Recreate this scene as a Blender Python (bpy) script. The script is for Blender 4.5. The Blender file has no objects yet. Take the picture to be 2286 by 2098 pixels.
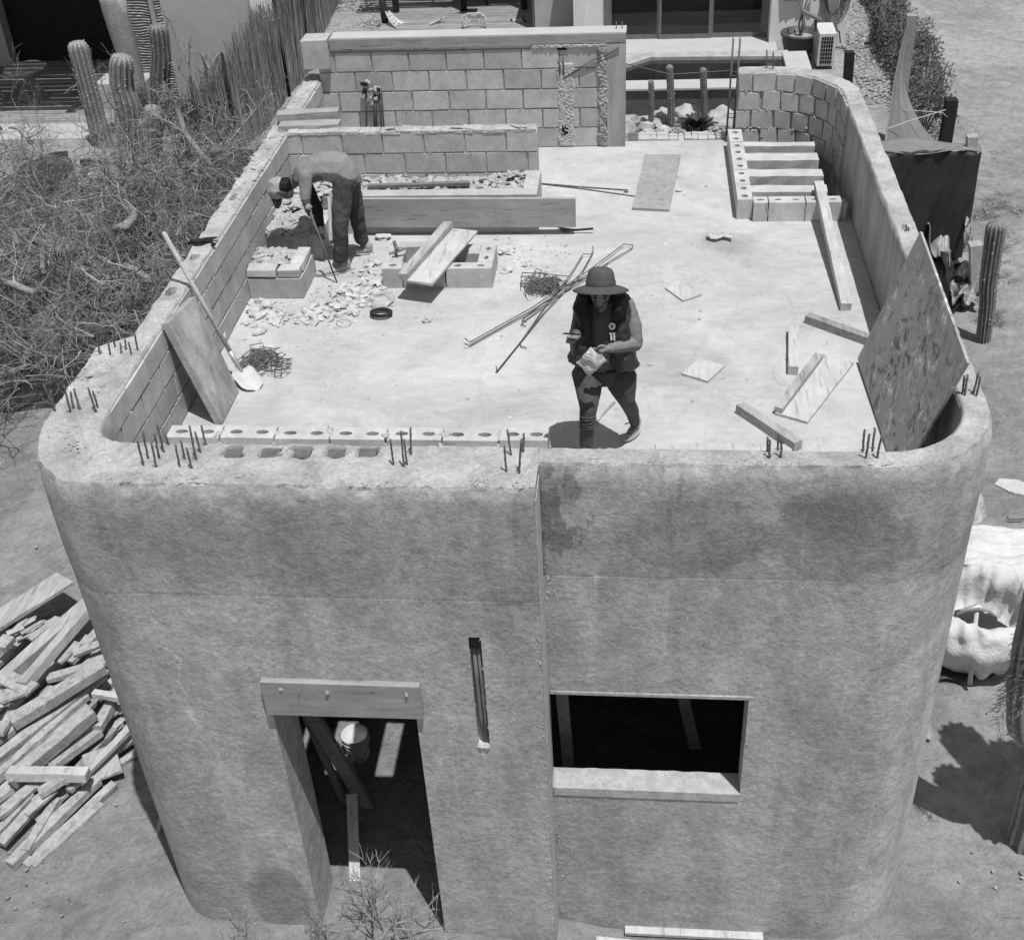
import bpy, bmesh, math, random
from mathutils import Vector, Matrix, noise
random.seed(7)
SC = bpy.context.scene
COL = SC.collection
R = math.radians
# ------------------------------------------------------------------ camera
F_PX, CW, CH = 2767.0, 2286.0, 2098.0
CAM = Vector((0, 0, 8.75))
CR = Vector((0.9948764659, 0.0885933786, -0.0487034985))   # camera right
CD = Vector((0.0124975799, -0.5858232560, -0.8103424728))  # camera down
CF = Vector((-0.1003226196, 0.8055819797, -0.5839289735))  # camera forward
cd = bpy.data.cameras.new('camera'); cam = bpy.data.objects.new('camera', cd); COL.objects.link(cam)
cam.matrix_world = Matrix((( CR.x, -CD.x, -CF.x, CAM.x), (CR.y, -CD.y, -CF.y, CAM.y), (CR.z, -CD.z, -CF.z, CAM.z), (0, 0, 0, 1)))
cd.sensor_width = 36; cd.lens = F_PX / CW * 36; cd.clip_end = 2000; cd.clip_start = .05
SC.camera = cam
# ------------------------------------------------------------------ sky, sun, exposure (photograph is black and white: grey sky light)
SUN = Vector((0.18, -0.25, 1.0)).normalized()
el = math.asin(SUN.z); az = math.atan2(SUN.x, SUN.y)
w = bpy.data.worlds.new('World'); SC.world = w; w.use_nodes = True
nt = w.node_tree; nt.nodes.clear()
sky = nt.nodes.new('ShaderNodeTexSky'); sky.sky_type = 'NISHITA'; sky.sun_disc = False
sky.sun_elevation = el; sky.sun_rotation = az
bw = nt.nodes.new('ShaderNodeRGBToBW'); bg = nt.nodes.new('ShaderNodeBackground'); out = nt.nodes.new('ShaderNodeOutputWorld')
nt.links.new(sky.outputs[0], bw.inputs[0]); nt.links.new(bw.outputs[0], bg.inputs[0]); nt.links.new(bg.outputs[0], out.inputs[0])
bg.inputs[1].default_value = 0.10
sl = bpy.data.lights.new('sun', 'SUN'); sun = bpy.data.objects.new('sun', sl); COL.objects.link(sun)
sl.energy = 4.0; sl.angle = R(0.5); sl.color = (1, 1, 1)
sun.rotation_euler = SUN.to_track_quat('Z', 'Y').to_euler()
SC.view_settings.view_transform = 'Standard'; SC.view_settings.look = 'None'
SC.view_settings.exposure = 0.12; SC.view_settings.gamma = 1
# ------------------------------------------------------------------ survey: measured photo points -> world metres
CRP = {'A': (0, 0, 2.65), 'B': (560, 0, 2.342), 'C': (1250, 0, 1.944), 'D': (480, 300, 2.962), 'E': (0, 500, 2.877), 'Z': (1000, 450, 3.08),
       'G': (1450, 400, 2.409), 'H': (0, 1200, 2.058), 'I': (560, 1450, 2.852), 'J': (1150, 1480, 2.99), 'K': (1980, 1000, 2.052),
       'L': (250, 900, 2.014), 'N': (1230, 560, 4.107), 'O': (590, 320, 5.435), 'Q': (0, 0, 4.795), 'U': (780, 0, 3.248), 'W': (1350, 0, 3.197),
       'X': (1900, 0, 4.399), 'Y': (2000, 400, 4.619), 'T': (0, 300, 4.017), 'F': (0, 0, 1)}
def ray(c, x, y):
    a = CRP[c]; fx = a[0] + x / a[2]; fy = a[1] + y / a[2]
    return CR * ((fx - CW / 2) / F_PX) + CD * ((fy - CH / 2) / F_PX) + CF
RF, TP = 3.68, 4.47            # roof slab level, parapet top level
def S(c, x, y, z=RF):           # point on the horizontal plane z
    r = ray(c, x, y); return CAM + r * ((z - CAM.z) / r.z)
def SY(c, x, y, Y):             # point on the vertical plane y = Y
    r = ray(c, x, y); return CAM + r * (Y / r.y)
# ------------------------------------------------------------------ helpers
def link(o, parent=None):
    COL.objects.link(o)
    if parent: o.parent = parent
    return o
def tag(o, label=None, cat=None, group=None, kind=None):
    if label: o['label'] = label
    if cat: o['category'] = cat
    if group: o['group'] = group
    if kind: o['kind'] = kind
    return o
def empty(name, loc, label, cat, group=None):
    o = bpy.data.objects.new(name, None); o.location = loc; o.empty_display_size = .1; link(o)
    return tag(o, label, cat, group)
class MB:
    def __init__(s): s.v = []; s.f = []; s.sm = []; s.mi = []; s.m = 0
    def add(s, vs, fs, sm=False):
        b = len(s.v); s.v += [tuple(v) for v in vs]
        for f in fs: s.f.append([b + i for i in f]); s.sm.append(sm); s.mi.append(s.m)
        return s
    def box(s, c, d, M=None, j=0):
        x, y, z = d[0] / 2, d[1] / 2, d[2] / 2; vs = []
        for sx, sy, sz in ((-1, -1, -1), (1, -1, -1), (1, 1, -1), (-1, 1, -1), (-1, -1, 1), (1, -1, 1), (1, 1, 1), (-1, 1, 1)):
            v = Vector((sx * x + random.uniform(-j, j), sy * y + random.uniform(-j, j), sz * z + random.uniform(-j, j)))
            if M: v = M @ v
            vs.append(v + Vector(c))
        return s.add(vs, [(3, 2, 1, 0), (4, 5, 6, 7), (0, 1, 5, 4), (1, 2, 6, 5), (2, 3, 7, 6), (3, 0, 4, 7)])
    def bx(s, x0, x1, y0, y1, z0, z1, j=0): return s.box(((x0 + x1) / 2, (y0 + y1) / 2, (z0 + z1) / 2), (x1 - x0, y1 - y0, z1 - z0), None, j)
    def bar(s, p0, p1, wd, h, up=(0, 0, 1), j=0, n=1):
        p0 = Vector(p0); p1 = Vector(p1); d = (p1 - p0); L = d.length; d.normalize()
        sd = d.cross(Vector(up)).normalized(); u = sd.cross(d)
        M = Matrix((d, sd, u)).transposed()
        if n == 1: return s.box((p0 + p1) / 2, (L, wd, h), M, j)
        vs = []; fs = []
        for i in range(n + 1):
            c = p0 + d * (L * i / n)
            for a, b in ((-1, -1), (1, -1), (1, 1), (-1, 1)):
                vs.append(c + sd * (a * wd / 2 + random.uniform(-j, j)) + u * (b * h / 2 + random.uniform(-j, j)) + d * (random.uniform(-j, j) if 0 < i < n else random.uniform(-j, j)))
        for i in range(n):
            for k in range(4): fs.append((4 * i + k, 4 * i + (k + 1) % 4, 4 * i + 4 + (k + 1) % 4, 4 * i + 4 + k))
        fs += [(3, 2, 1, 0), (4 * n, 4 * n + 1, 4 * n + 2, 4 * n + 3)]
        return s.add(vs, fs)
    def tube(s, pts, r, n=6, sm=True, cap=True):
        pts = [Vector(p) for p in pts]
        rs = r if isinstance(r, (list, tuple)) else [r] * len(pts)
        vs = []; fs = []; ref = None
        for i, p in enumerate(pts):
            d = (pts[min(i + 1, len(pts) - 1)] - pts[max(i - 1, 0)])
            if d.length < 1e-9: d = Vector((0, 0, 1))
            d.normalize()
            if ref is None: ref = d.orthogonal().normalized()
            ref = (ref - d * ref.dot(d))
            ref = ref.normalized() if ref.length > 1e-6 else d.orthogonal().normalized()
            b = d.cross(ref)
            for k in range(n):
                a = 2 * math.pi * k / n; vs.append(p + (ref * math.cos(a) + b * math.sin(a)) * rs[i])
        for i in range(len(pts) - 1):
            for k in range(n): fs.append((n * i + k, n * i + (k + 1) % n, n * i + n + (k + 1) % n, n * i + n + k))
        if cap: fs += [tuple(reversed(range(n))), tuple(range(n * (len(pts) - 1), n * len(pts)))]
        return s.add(vs, fs, sm)
    def lathe(s, c, prof, n=32, M=None, sm=True):
        vs = []; fs = []
        for r, z in prof:
            for k in range(n):
                a = 2 * math.pi * k / n; v = Vector((r * math.cos(a), r * math.sin(a), z))
                vs.append((M @ v if M else v) + Vector(c))
        for i in range(len(prof) - 1):
            for k in range(n): fs.append((n * i + k, n * i + (k + 1) % n, n * i + n + (k + 1) % n, n * i + n + k))
        return s.add(vs, fs, sm)
    def prism(s, poly, z0, z1):
        n = len(poly); vs = [(p[0], p[1], z0) for p in poly] + [(p[0], p[1], z1) for p in poly]
        fs = [tuple(reversed(range(n))), tuple(range(n, 2 * n))] + [(i, (i + 1) % n, n + (i + 1) % n, n + i) for i in range(n)]
        return s.add(vs, fs)
    def slab(s, quad, n, t):     # polygon in space thickened along n
        quad = [Vector(q) for q in quad]; n = Vector(n).normalized() * t; k = len(quad)
        vs = quad + [q + n for q in quad]
        return s.add(vs, [tuple(range(k)), tuple(reversed(range(k, 2 * k)))] + [((i + 1) % k, i, k + i, k + (i + 1) % k) for i in range(k)])
    def rock(s, c, r, sq=(1, 1, .7), jag=.35, sub=1, sm=False):
        bm = bmesh.new(); bmesh.ops.create_icosphere(bm, subdivisions=sub, radius=1)
        M = Matrix.Rotation(random.uniform(0, 6.3), 3, 'Z') @ Matrix.Rotation(random.uniform(-.5, .5), 3, 'X')
        o = Vector((random.uniform(0, 99), random.uniform(0, 99), 0)); vs = []
        for v in bm.verts:
            k = 1 + jag * noise.noise(v.co * 1.7 + o) * 1.6 + random.uniform(-jag, jag) * .35
            vs.append(M @ Vector((v.co.x * sq[0] * r * k, v.co.y * sq[1] * r * k, v.co.z * sq[2] * r * k)) + Vector(c))
        fs = [[v.index for v in f.verts] for f in bm.faces]; bm.free()
        return s.add(vs, fs, sm)
    def build(s, name, m, parent=None, bevel=0, fix=True, loc=None):
        me = bpy.data.meshes.new(name); me.from_pydata(s.v, [], s.f)
        ms = m if isinstance(m, (list, tuple)) else [m]
        for x in ms: me.materials.append(x)
        me.polygons.foreach_set('use_smooth', s.sm); me.polygons.foreach_set('material_index', s.mi)
        if fix:
            bm = bmesh.new(); bm.from_mesh(me)
            if bevel: bmesh.ops.bevel(bm, geom=[e for e in bm.edges if len(e.link_faces) == 2 and e.calc_face_angle(0) > .6], offset=bevel, segments=2, profile=.6, affect='EDGES')
            bmesh.ops.recalc_face_normals(bm, faces=bm.faces); bm.to_mesh(me); bm.free()
        o = bpy.data.objects.new(name, me); link(o, parent)
        if parent is not None: o.matrix_parent_inverse = Matrix.Translation(-parent.location)
        return o
def one(name, mb, m, label, cat, group=None, bevel=0, kind=None):
    return tag(mb.build(name, m, None, bevel), label, cat, group, kind)
def blob(name, chains, m, parent=None, vox=.012, smooth=3, disp=0, dscale=20, keep=None):
    """continuous body: hulls between ellipsoid nodes, fused by a voxel remesh"""
    bm = bmesh.new()
    def ell(b, p, r):
        r = r if isinstance(r, (tuple, list)) else (r, r, r)
        out = []
        for k in range(-2, 3):
            a = k * math.pi / 4.2
            for q in range(10):
                t = q * math.pi / 5; out.append(b.verts.new(Vector(p) + Vector((r[0] * math.cos(a) * math.cos(t), r[1] * math.cos(a) * math.sin(t), r[2] * math.sin(a)))))
        out.append(b.verts.new(Vector(p) + Vector((0, 0, r[2])))); out.append(b.verts.new(Vector(p) - Vector((0, 0, r[2]))))
        return out
    for ch in chains:
        for i in range(max(1, len(ch) - 1)):
            b = bmesh.new(); ell(b, *ch[i])
            if len(ch) > 1: ell(b, *ch[i + 1])
            res = bmesh.ops.convex_hull(b, input=b.verts[:])
            inner = [v for v in b.verts if not v.link_faces]; bmesh.ops.delete(b, geom=inner, context='VERTS')
            tm = bpy.data.meshes.new('t'); b.to_mesh(tm); b.free(); bm.from_mesh(tm); bpy.data.meshes.remove(tm)
    me = bpy.data.meshes.new(name); bm.to_mesh(me); bm.free()
    o = bpy.data.objects.new(name, me); link(o)
    md = o.modifiers.new('r', 'REMESH'); md.mode = 'VOXEL'; md.voxel_size = vox; md.use_smooth_shade = True
    sm = o.modifiers.new('s', 'SMOOTH'); sm.iterations = smooth; sm.factor = .6
    dg = bpy.context.evaluated_depsgraph_get(); nm = bpy.data.meshes.new_from_object(o.evaluated_get(dg))
    o.modifiers.clear(); o.data = nm; nm.name = name
    if disp:
        nr = [v.normal.copy() for v in nm.vertices]
        for v, nn in zip(nm.vertices, nr):
            v.co += nn * disp * noise.fractal(v.co * dscale, 1, 2, 3)
    nm.materials.clear(); nm.materials.append(m)
    for pl in nm.polygons: pl.use_smooth = True
    if parent: o.parent = parent; o.matrix_parent_inverse = Matrix.Translation(-parent.location)
    return o
# ------------------------------------------------------------------ materials (all grey: the photograph is monochrome)
class NT:
    def __init__(s, name, rough=.9, spec=.25):
        s.m = bpy.data.materials.new(name); s.m.use_nodes = True; s.t = s.m.node_tree; s.b = s.t.nodes['Principled BSDF']
        s.b.inputs['Roughness'].default_value = rough; s.b.inputs['Specular IOR Level'].default_value = spec
        s.co = s.t.nodes.new('ShaderNodeTexCoord'); s.geo = s.t.nodes.new('ShaderNodeNewGeometry'); s.pos = s.geo.outputs['Position']
    def L(s, a, b): s.t.links.new(a, b)
    def math(s, op, a, b=0.0, clamp=False):
        n = s.t.nodes.new('ShaderNodeMath'); n.operation = op; n.use_clamp = clamp
        for i, x in enumerate((a, b)):
            if isinstance(x, (int, float)): n.inputs[i].default_value = x
            else: s.L(x, n.inputs[i])
        return n.outputs[0]
    def mapv(s, sc=(1, 1, 1), loc=(0, 0, 0), rot=(0, 0, 0), src=None):
        n = s.t.nodes.new('ShaderNodeMapping'); n.inputs['Scale'].default_value = sc; n.inputs['Location'].default_value = loc; n.inputs['Rotation'].default_value = rot
        s.L(src or s.pos, n.inputs[0]); return n.outputs[0]
    def noise(s, scale, detail=6, rough=.6, vec=None, dist=0):
        n = s.t.nodes.new('ShaderNodeTexNoise'); n.inputs['Scale'].default_value = scale; n.inputs['Detail'].default_value = detail
        n.inputs['Roughness'].default_value = rough; n.inputs['Distortion'].default_value = dist; s.L(vec or s.pos, n.inputs['Vector']); return n.outputs['Fac']
    def vor(s, scale, vec=None, feat='F1'):
        n = s.t.nodes.new('ShaderNodeTexVoronoi'); n.feature = feat; n.inputs['Scale'].default_value = scale; s.L(vec or s.pos, n.inputs['Vector']); return n.outputs['Distance']
    def rng(s, a, f0, f1, t0, t1, smooth=True):
        n = s.t.nodes.new('ShaderNodeMapRange'); n.interpolation_type = 'SMOOTHSTEP' if smooth else 'LINEAR'
        s.L(a, n.inputs['Value'])
        for k, v in (('From Min', f0), ('From Max', f1), ('To Min', t0), ('To Max', t1)): n.inputs[k].default_value = v
        return n.outputs[0]
    def sep(s, v=None):
        n = s.t.nodes.new('ShaderNodeSeparateXYZ'); s.L(v or s.pos, n.inputs[0]); return n.outputs
    def ell(s, c, r, soft=.35, wob=.25, nscale=3.0):   # mask 1 inside an ellipsoid, ragged edge
        n = s.t.nodes.new('ShaderNodeVectorMath'); n.operation = 'SUBTRACT'; s.L(s.pos, n.inputs[0]); n.inputs[1].default_value = c
        d = s.t.nodes.new('ShaderNodeVectorMath'); d.operation = 'DIVIDE'; s.L(n.outputs[0], d.inputs[0]); d.inputs[1].default_value = r
        l = s.t.nodes.new('ShaderNodeVectorMath'); l.operation = 'LENGTH'; s.L(d.outputs[0], l.inputs[0])
        q = s.math('ADD', l.outputs['Value'], s.math('MULTIPLY', s.math('SUBTRACT', s.noise(nscale, 5, .65), .5), wob * 4))
        return s.rng(q, 1 - soft, 1 + soft, 1, 0)
    def color(s, fac):
        g = s.t.nodes.new('ShaderNodeCombineColor')
        for i in range(3): s.L(fac, g.inputs[i])
        s.L(g.outputs[0], s.b.inputs['Base Color'])
    def bump(s, h, strength=.5, dist=.01):
        n = s.t.nodes.new('ShaderNodeBump'); n.inputs['Strength'].default_value = strength; n.inputs['Distance'].default_value = dist
        s.L(h, n.inputs['Height']); s.L(n.outputs[0], s.b.inputs['Normal'])
def simple(name, base, var=.15, scale=6, bump=.3, bdist=.005, bscale=40, rough=.9, stretch=(1, 1, 1), island=0, spec=.25, big=0):
    t = NT(name, rough, spec); v = t.mapv(stretch) if stretch != (1, 1, 1) else t.pos
    n = t.noise(scale, 7, .65, v)
    f = t.rng(n, .25, .75, base * (1 - var), base * (1 + var))
    if big: f = t.math('MULTIPLY', f, t.rng(t.noise(scale / 6, 3, .5), .3, .7, 1 - big, 1 + big))
    if island: f = t.math('MULTIPLY', f, t.rng(t.geo.outputs['Random Per Island'], 0, 1, 1 - island, 1 + island, False))
    t.color(f)
    if bump: t.bump(t.noise(bscale, 6, .7, v), bump, bdist)
    return t.m
def flat(name, base, rough=.7, spec=.3, metal=0):
    t = NT(name, rough, spec); t.color(t.rng(t.noise(9, 4), .3, .7, base * .9, base * 1.1)); t.b.inputs['Metallic'].default_value = metal; return t.m
def facade_mat():
    t = NT('stucco_facade', .93, .2); X = t.sep()
    streak = t.noise(1.1, 6, .62, t.mapv((2.2, 2.2, .55)), .6)
    blot = t.noise(2.6, 8, .7, None, .4); fine = t.noise(75, 4, .8); grit = t.noise(21, 5, .65)
    f = t.rng(streak, .3, .72, .335, .475)
    f = t.math('MULTIPLY', f, t.rng(blot, .3, .7, .87, 1.11))
    f = t.math('MULTIPLY', f, t.rng(t.noise(8, 8, .8, t.mapv((1, 1, 1.5), (3, 3, 3)), .8), .32, .68, .93, 1.06))
    f = t.math('MULTIPLY', f, t.rng(grit, .28, .72, .86, 1.12))
    f = t.math('MULTIPLY', f, t.rng(fine, .32, .68, .82, 1.14))
    up = t.rng(t.math('ADD', X[2], t.math('MULTIPLY', t.noise(1.7, 7, .7), .9)), 3.85, 4.30, 0, 1)
    f = t.math('MULTIPLY', f, t.rng(up, 0, 1, 1.0, .90))
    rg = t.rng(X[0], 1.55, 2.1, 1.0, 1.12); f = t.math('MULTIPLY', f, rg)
    for c, r, k, w in (((-2.75, 5.70, .45), (.24, .3, .4), .66, .04), ((.35, 5.96, 3.95), (.42, .4, .30), .77, .35), ((1.2, 5.96, 3.95), (.46, .5, .34), .70, .35),
                       ((-.5, 5.96, 4.35), (.10, .3, .2), .9, .4), ((1.95, 6.2, 3.8), (.25, .4, .3), .86, .3), ((-2.2, 5.7, 4.0), (1.0, .4, .28), .84, .4),
                       ((-1.35, 5.7, 3.45), (.5, .4, .2), .87, .3), ((-3.5, 5.8, 2.6), (.4, .5, 1.0), .84, .3), ((.2, 5.96, .45), (.5, .4, .22), .93, .3), ((-1.9, 5.7, 3.2), (.35, .3, .3), 1.1, .4), ((1.2, 5.96, 3.8), (.2, .4, .2), 1.14, .4)):
        f = t.math('MULTIPLY', f, t.rng(t.ell(c, r, .22, w), 0, 1, 1, k))
    fk = t.math('MULTIPLY', t.ell((-.46, 5.96, 4.12), (.19, .3, .40), .25, .3, 5), t.rng(t.noise(7, 8, .7, t.mapv((1, 1, .6))), .485, .515, 0, 1)); f = t.math('MULTIPLY', f, t.rng(fk, 0, 1, 1, .60))
    dr = t.math('MULTIPLY', t.rng(t.noise(1, 5, .6, t.mapv((13, 13, .7))), .60, .72, 0, 1), t.rng(t.noise(1.3, 4), .45, .6, 0, 1)); f = t.math('MULTIPLY', f, t.rng(dr, 0, 1, 1, 1.22))
    dk = t.math('MULTIPLY', t.rng(t.noise(1, 5, .6, t.mapv((9, 9, .5), (5, 2, 0))), .60, .75, 0, 1), t.rng(X[2], 2.8, 4.2, 0, 1)); f = t.math('MULTIPLY', f, t.rng(dk, 0, 1, 1, .76))
    wl = t.rng(t.math('ABSOLUTE', t.math('SUBTRACT', X[2], t.math('ADD', 3.565, t.math('MULTIPLY', t.noise(2.5, 5), .09)))), .004, .028, 1, 0); f = t.math('MULTIPLY', f, t.rng(t.math('MULTIPLY', wl, t.rng(t.noise(2.2, 4), .5, .66, 0, 1)), 0, 1, 1, .78))
    bs = t.rng(t.math('ADD', X[2], t.math('MULTIPLY', t.noise(4, 6, .7), .5)), .25, .45, 1, 0); f = t.math('MULTIPLY', f, t.rng(bs, 0, 1, 1, .93))
    tr = t.noise(4.5, 9, .78, t.mapv((1, 1, .8)), .7); f = t.math('MULTIPLY', f, t.rng(tr, .35, .62, .91, 1.07)); f = t.math('MULTIPLY', f, t.rng(t.vor(26), .03, .10, .86, 1))
    cr = t.rng(t.math('ABSOLUTE', t.math('SUBTRACT', t.math('ADD', X[0], t.math('MULTIPLY', t.noise(2.2, 4, .6), .5)), t.math('ADD', -2.66, t.math('MULTIPLY', X[2], -.06)))), .003, .010, 1, 0)
    cr = t.math('MULTIPLY', cr, t.math('MULTIPLY', t.rng(X[2], 2.1, 2.5, 0, 1), t.rng(X[2], 3.4, 3.6, 1, 0)))
    f = t.math('ADD', f, t.math('MULTIPLY', cr, .11)); t.color(f)
    h = t.math('ADD', t.math('MULTIPLY', grit, 1.0), t.math('ADD', t.math('MULTIPLY', fine, .35), t.math('ADD', t.math('MULTIPLY', t.noise(5, 5, .6), 1.6), t.math('MULTIPLY', tr, 1.5))))
    t.bump(h, .62, .014); return t.m
def floor_mat():
    t = NT('concrete_roof_floor', .95, .15)
    f = t.rng(t.noise(.9, 8, .7, None, .6), .3, .7, .40, .54)
    f = t.math('MULTIPLY', f, t.rng(t.noise(9, 6, .75, t.mapv((.6, 1.4, 1))), .3, .75, .92, 1.06))
    f = t.math('MULTIPLY', f, t.rng(t.noise(45, 3, .7), .28, .40, .86, 1))
    f = t.math('MULTIPLY', f, t.rng(t.noise(2.3, 8, .8, t.mapv((1, 1, 1), (4, 9, 0)), 1.5), .55, .75, 1, .86))
    f = t.math('MULTIPLY', f, t.rng(t.noise(1.7, 9, .8, t.mapv((1, 1, 1), (1, 5, 0)), 2.5), .50, .62, 1, .88))
    f = t.math('MULTIPLY', f, t.rng(t.ell((.1, 8.4, 3.68), (.7, .3, 1), .5, .5, 2), 0, 1, 1, .9)); f = t.math('MULTIPLY', f, t.rng(t.ell((-1.6, 7.9, 3.68), (1.0, .25, 1), .5, .5, 2), 0, 1, 1, .9)); f = t.math('MULTIPLY', f, t.rng(t.ell((.85, 10.6, 3.68), (.25, .2, 1), .5, .5, 4), 0, 1, 1, .82))
    f = t.math('MULTIPLY', f, t.rng(t.vor(16), .02, .07, .84, 1)); t.color(f); t.bump(t.math('ADD', t.noise(30, 8, .8), t.math('MULTIPLY', t.noise(5, 5, .6), 2.0)), .6, .012); return t.m
def rough_top():
    t = NT('rough_concrete_top', .95, .15)
    f = t.rng(t.noise(3.5, 8, .7, None, .5), .3, .7, .34, .58)
    f = t.math('MULTIPLY', f, t.rng(t.noise(38, 6, .8), .3, .7, .78, 1.15)); t.color(f)
    t.bump(t.math('ADD', t.noise(34, 8, .8), t.math('MULTIPLY', t.noise(9, 4, .6), 1.5)), .9, .02); return t.m
def ground_mat():
    t = NT('sandy_dirt', .96, .1); X = t.sep()
    f = t.rng(t.noise(.45, 9, .7, None, .8), .32, .68, .235, .37)
    f = t.math('MULTIPLY', f, t.rng(t.noise(6, 8, .75), .3, .7, .82, 1.15))
    f = t.math('MULTIPLY', f, t.rng(t.vor(9), .02, .09, .72, 1))
    f = t.math('MULTIPLY', f, t.rng(t.noise(34, 6, .9), .3, .62, .78, 1.12)); f = t.math('MULTIPLY', f, t.rng(t.noise(1.6, 8, .8, t.mapv((1, 1, 1), (8, 3, 0)), 1.5), .5, .62, 1, .86))
    f = t.math('MULTIPLY', f, t.rng(X[1], 12, 24, 1.0, 1.12))
    f = t.math('MULTIPLY', f, t.rng(t.ell((8.2, 19.5, 0), (2.6, 1.1, 1), .4, .4, 1.2), 0, 1, 1, .8))
    f = t.math('MULTIPLY', f, t.rng(t.ell((6.1, 16.3, 0), (.9, 2.2, 1), .5, .4, 1.2), 0, 1, 1, 1.18))
    t.color(f); t.bump(t.math('ADD', t.noise(14, 10, .85), t.math('MULTIPLY', t.noise(3.2, 5, .65, None, .8), 3.0)), .9, .045); return t.m
def wood(name, base, var=.2, ax='y', island=.15, knots=True, rough=.85):
    t = NT(name, rough, .2)
    st = {'x': (1.2, 14, 14), 'y': (14, 1.2, 14), 'o': (9, 9, 9)}[ax]
    v = t.mapv(st); f = t.rng(t.noise(1.6, 8, .7, v, .3), .25, .75, base * (1 - var), base * (1 + var))
    f = t.math('MULTIPLY', f, t.rng(t.noise(3.5, 6, .7), .3, .72, .88, 1.1))
    if knots: f = t.math('MULTIPLY', f, t.rng(t.noise(12, 3, .6), .2, .32, .6, 1))
    if island: f = t.math('MULTIPLY', f, t.rng(t.geo.outputs['Random Per Island'], 0, 1, 1 - island, 1 + island, False))
    f = t.math('MULTIPLY', f, t.rng(t.noise(5, 7, .8, None, 1.2), .55, .70, 1, .88)); f = t.math('MULTIPLY', f, t.rng(t.noise(2.2, 3, .5, v), .60, .66, 1, .72))
    t.color(f); t.bump(t.noise(2.4, 8, .75, v), .5, .006); return t.m
def block_mat(name='concrete_block', base=.36):
    t = NT(name, .94, .15)
    f = t.rng(t.geo.outputs['Random Per Island'], 0, 1, base * .84, base * 1.14, False)
    f = t.math('MULTIPLY', f, t.rng(t.noise(5, 8, .75), .3, .7, .80, 1.12)); f = t.math('MULTIPLY', f, t.rng(t.noise(55, 4, .8), .25, .6, .85, 1.05))
    t.color(f); t.bump(t.noise(60, 6, .8), .5, .006); return t.m
M = {}
M['facade'] = facade_mat(); M['floor'] = floor_mat(); M['top'] = rough_top(); M['ground'] = ground_mat()
M['block'] = block_mat(base=.435); M['block_light'] = block_mat('pale_concrete_block', .47)
M['mortar'] = simple('mortar', .33, .25, 12, .9, .012, 45, big=.15)
M['mortar_light'] = simple('mortar_pale', .44, .2, 12, .9, .015, 45)
M['formed'] = simple('form_cast_concrete', .33, .3, 2.2, .5, .01, 22, stretch=(3, 3, .5), big=.1)
M['plank'] = wood('weathered_plank', .36, .26); M['plank_dark'] = wood('dark_plank', .27, .25); M['plank_x'] = wood('board_grain_x', .31, .16, 'x'); M['plank_pale'] = wood('pale_plank', .46, .12, 'y')
M['lumber'] = wood('old_lumber', .33, .3, 'o', .3)
M['ply'] = wood('plywood', .30, .14, 'o', .1, False)
M['rust'] = simple('rusty_steel', .12, .35, 40, .5, .002, 120, .8)
M['darksteel'] = flat('dark_wire', .04, .6); M['steel'] = flat('worn_steel', .42, .45, .5, .3)
M['rubble'] = simple('broken_concrete', .43, .2, 8, .8, .01, 40, island=.2)
M['gravelfill'] = simple('rubble_fill', .42, .3, 14, 1, .02, 30)
def cactus_mat(name, base, ridge):
    t = NT(name, .75, .25); f = t.rng(t.noise(7, 7, .7), .3, .7, base * .75, base * 1.2)
    pt = t.rng(t.geo.outputs['Pointiness'], .50, .56, 0, 1); f = t.math('ADD', f, t.math('MULTIPLY', pt, t.math('MULTIPLY', t.rng(t.noise(40, 3, .7), .35, .6, .3, 1), ridge)))
    t.color(f); t.bump(t.noise(40, 6, .7), .5, .008); return t.m
M['cactus'] = cactus_mat('cactus_skin', .10, .16); M['cactus_old'] = cactus_mat('cactus_dry_skin', .16, .2)
M['twig'] = simple('dead_branch_bark', .23, .3, 20, .5, .004, 60, island=.5)
M['reed'] = simple('reed_sticks', .24, .3, 9, .6, .01, 40, stretch=(1, 1, .3), island=.4)
M['white'] = simple('white_stucco', .70, .05, 3, .3, .004, 30, big=.05); M['white2'] = simple('painted_stucco_dull', .42, .07, 3, .3, .004, 30)
M['dark'] = simple('dark_wood_wall', .022, .3, 4, .3, .004, 30, stretch=(1, 1, 5)); M['deck'] = wood('deck_boards', .26, .25, 'x')
M['tarp'] = simple('black_tarp', .022, .3, 5, .4, .01, 12, .55, spec=.4); M['cloth'] = simple('shade_cloth', .19, .15, 4, .4, .004, 80)
M['sack'] = simple('white_woven_sack', .58, .1, 5, .8, .02, 26, .6); M['plastic'] = simple('grey_plastic_sheet', .22, .3, 5, .5, .02, 12, .4, spec=.5)
M['hedge'] = simple('hedge_leaf', .085, .4, 30, .3, .004, 60, island=.4); M['grass'] = simple('dry_grass', .26, .3, 20, 0, island=.3)
M['skin'] = simple('skin', .22, .08, 20, .2, .002, 80, .6); M['skin_m'] = simple('tanned_skin', .10, .12, 20, .2, .002, 80, .6)
M['hair'] = simple('dark_hair', .008, .4, 30, .8, .006, 90, .5, stretch=(1, 1, .15)); M['vest'] = simple('black_quilted_vest', .032, .3, 18, .8, .02, 22, .45, spec=.4)
M['shirt'] = simple('grey_jersey', .10, .1, 14, .5, .01, 16, .9); M['sleeve'] = simple('grey_sleeve', .19, .1, 14, .5, .01, 16, .9)
M['jeans'] = simple('washed_jeans', .075, .3, 9, .6, .012, 16, .9, big=.2); M['hat'] = simple('hat_canvas', .075, .15, 14, .4, .006, 30, .9)
M['tee'] = simple('work_shirt', .22, .12, 8, .5, .015, 9, .9); M['tee_dark'] = simple('dark_sleeve', .02, .2, 10, .4, .01, 16); M['pants'] = simple('work_trousers', .06, .3, 9, .7, .02, 9, .9, big=.2)
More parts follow.
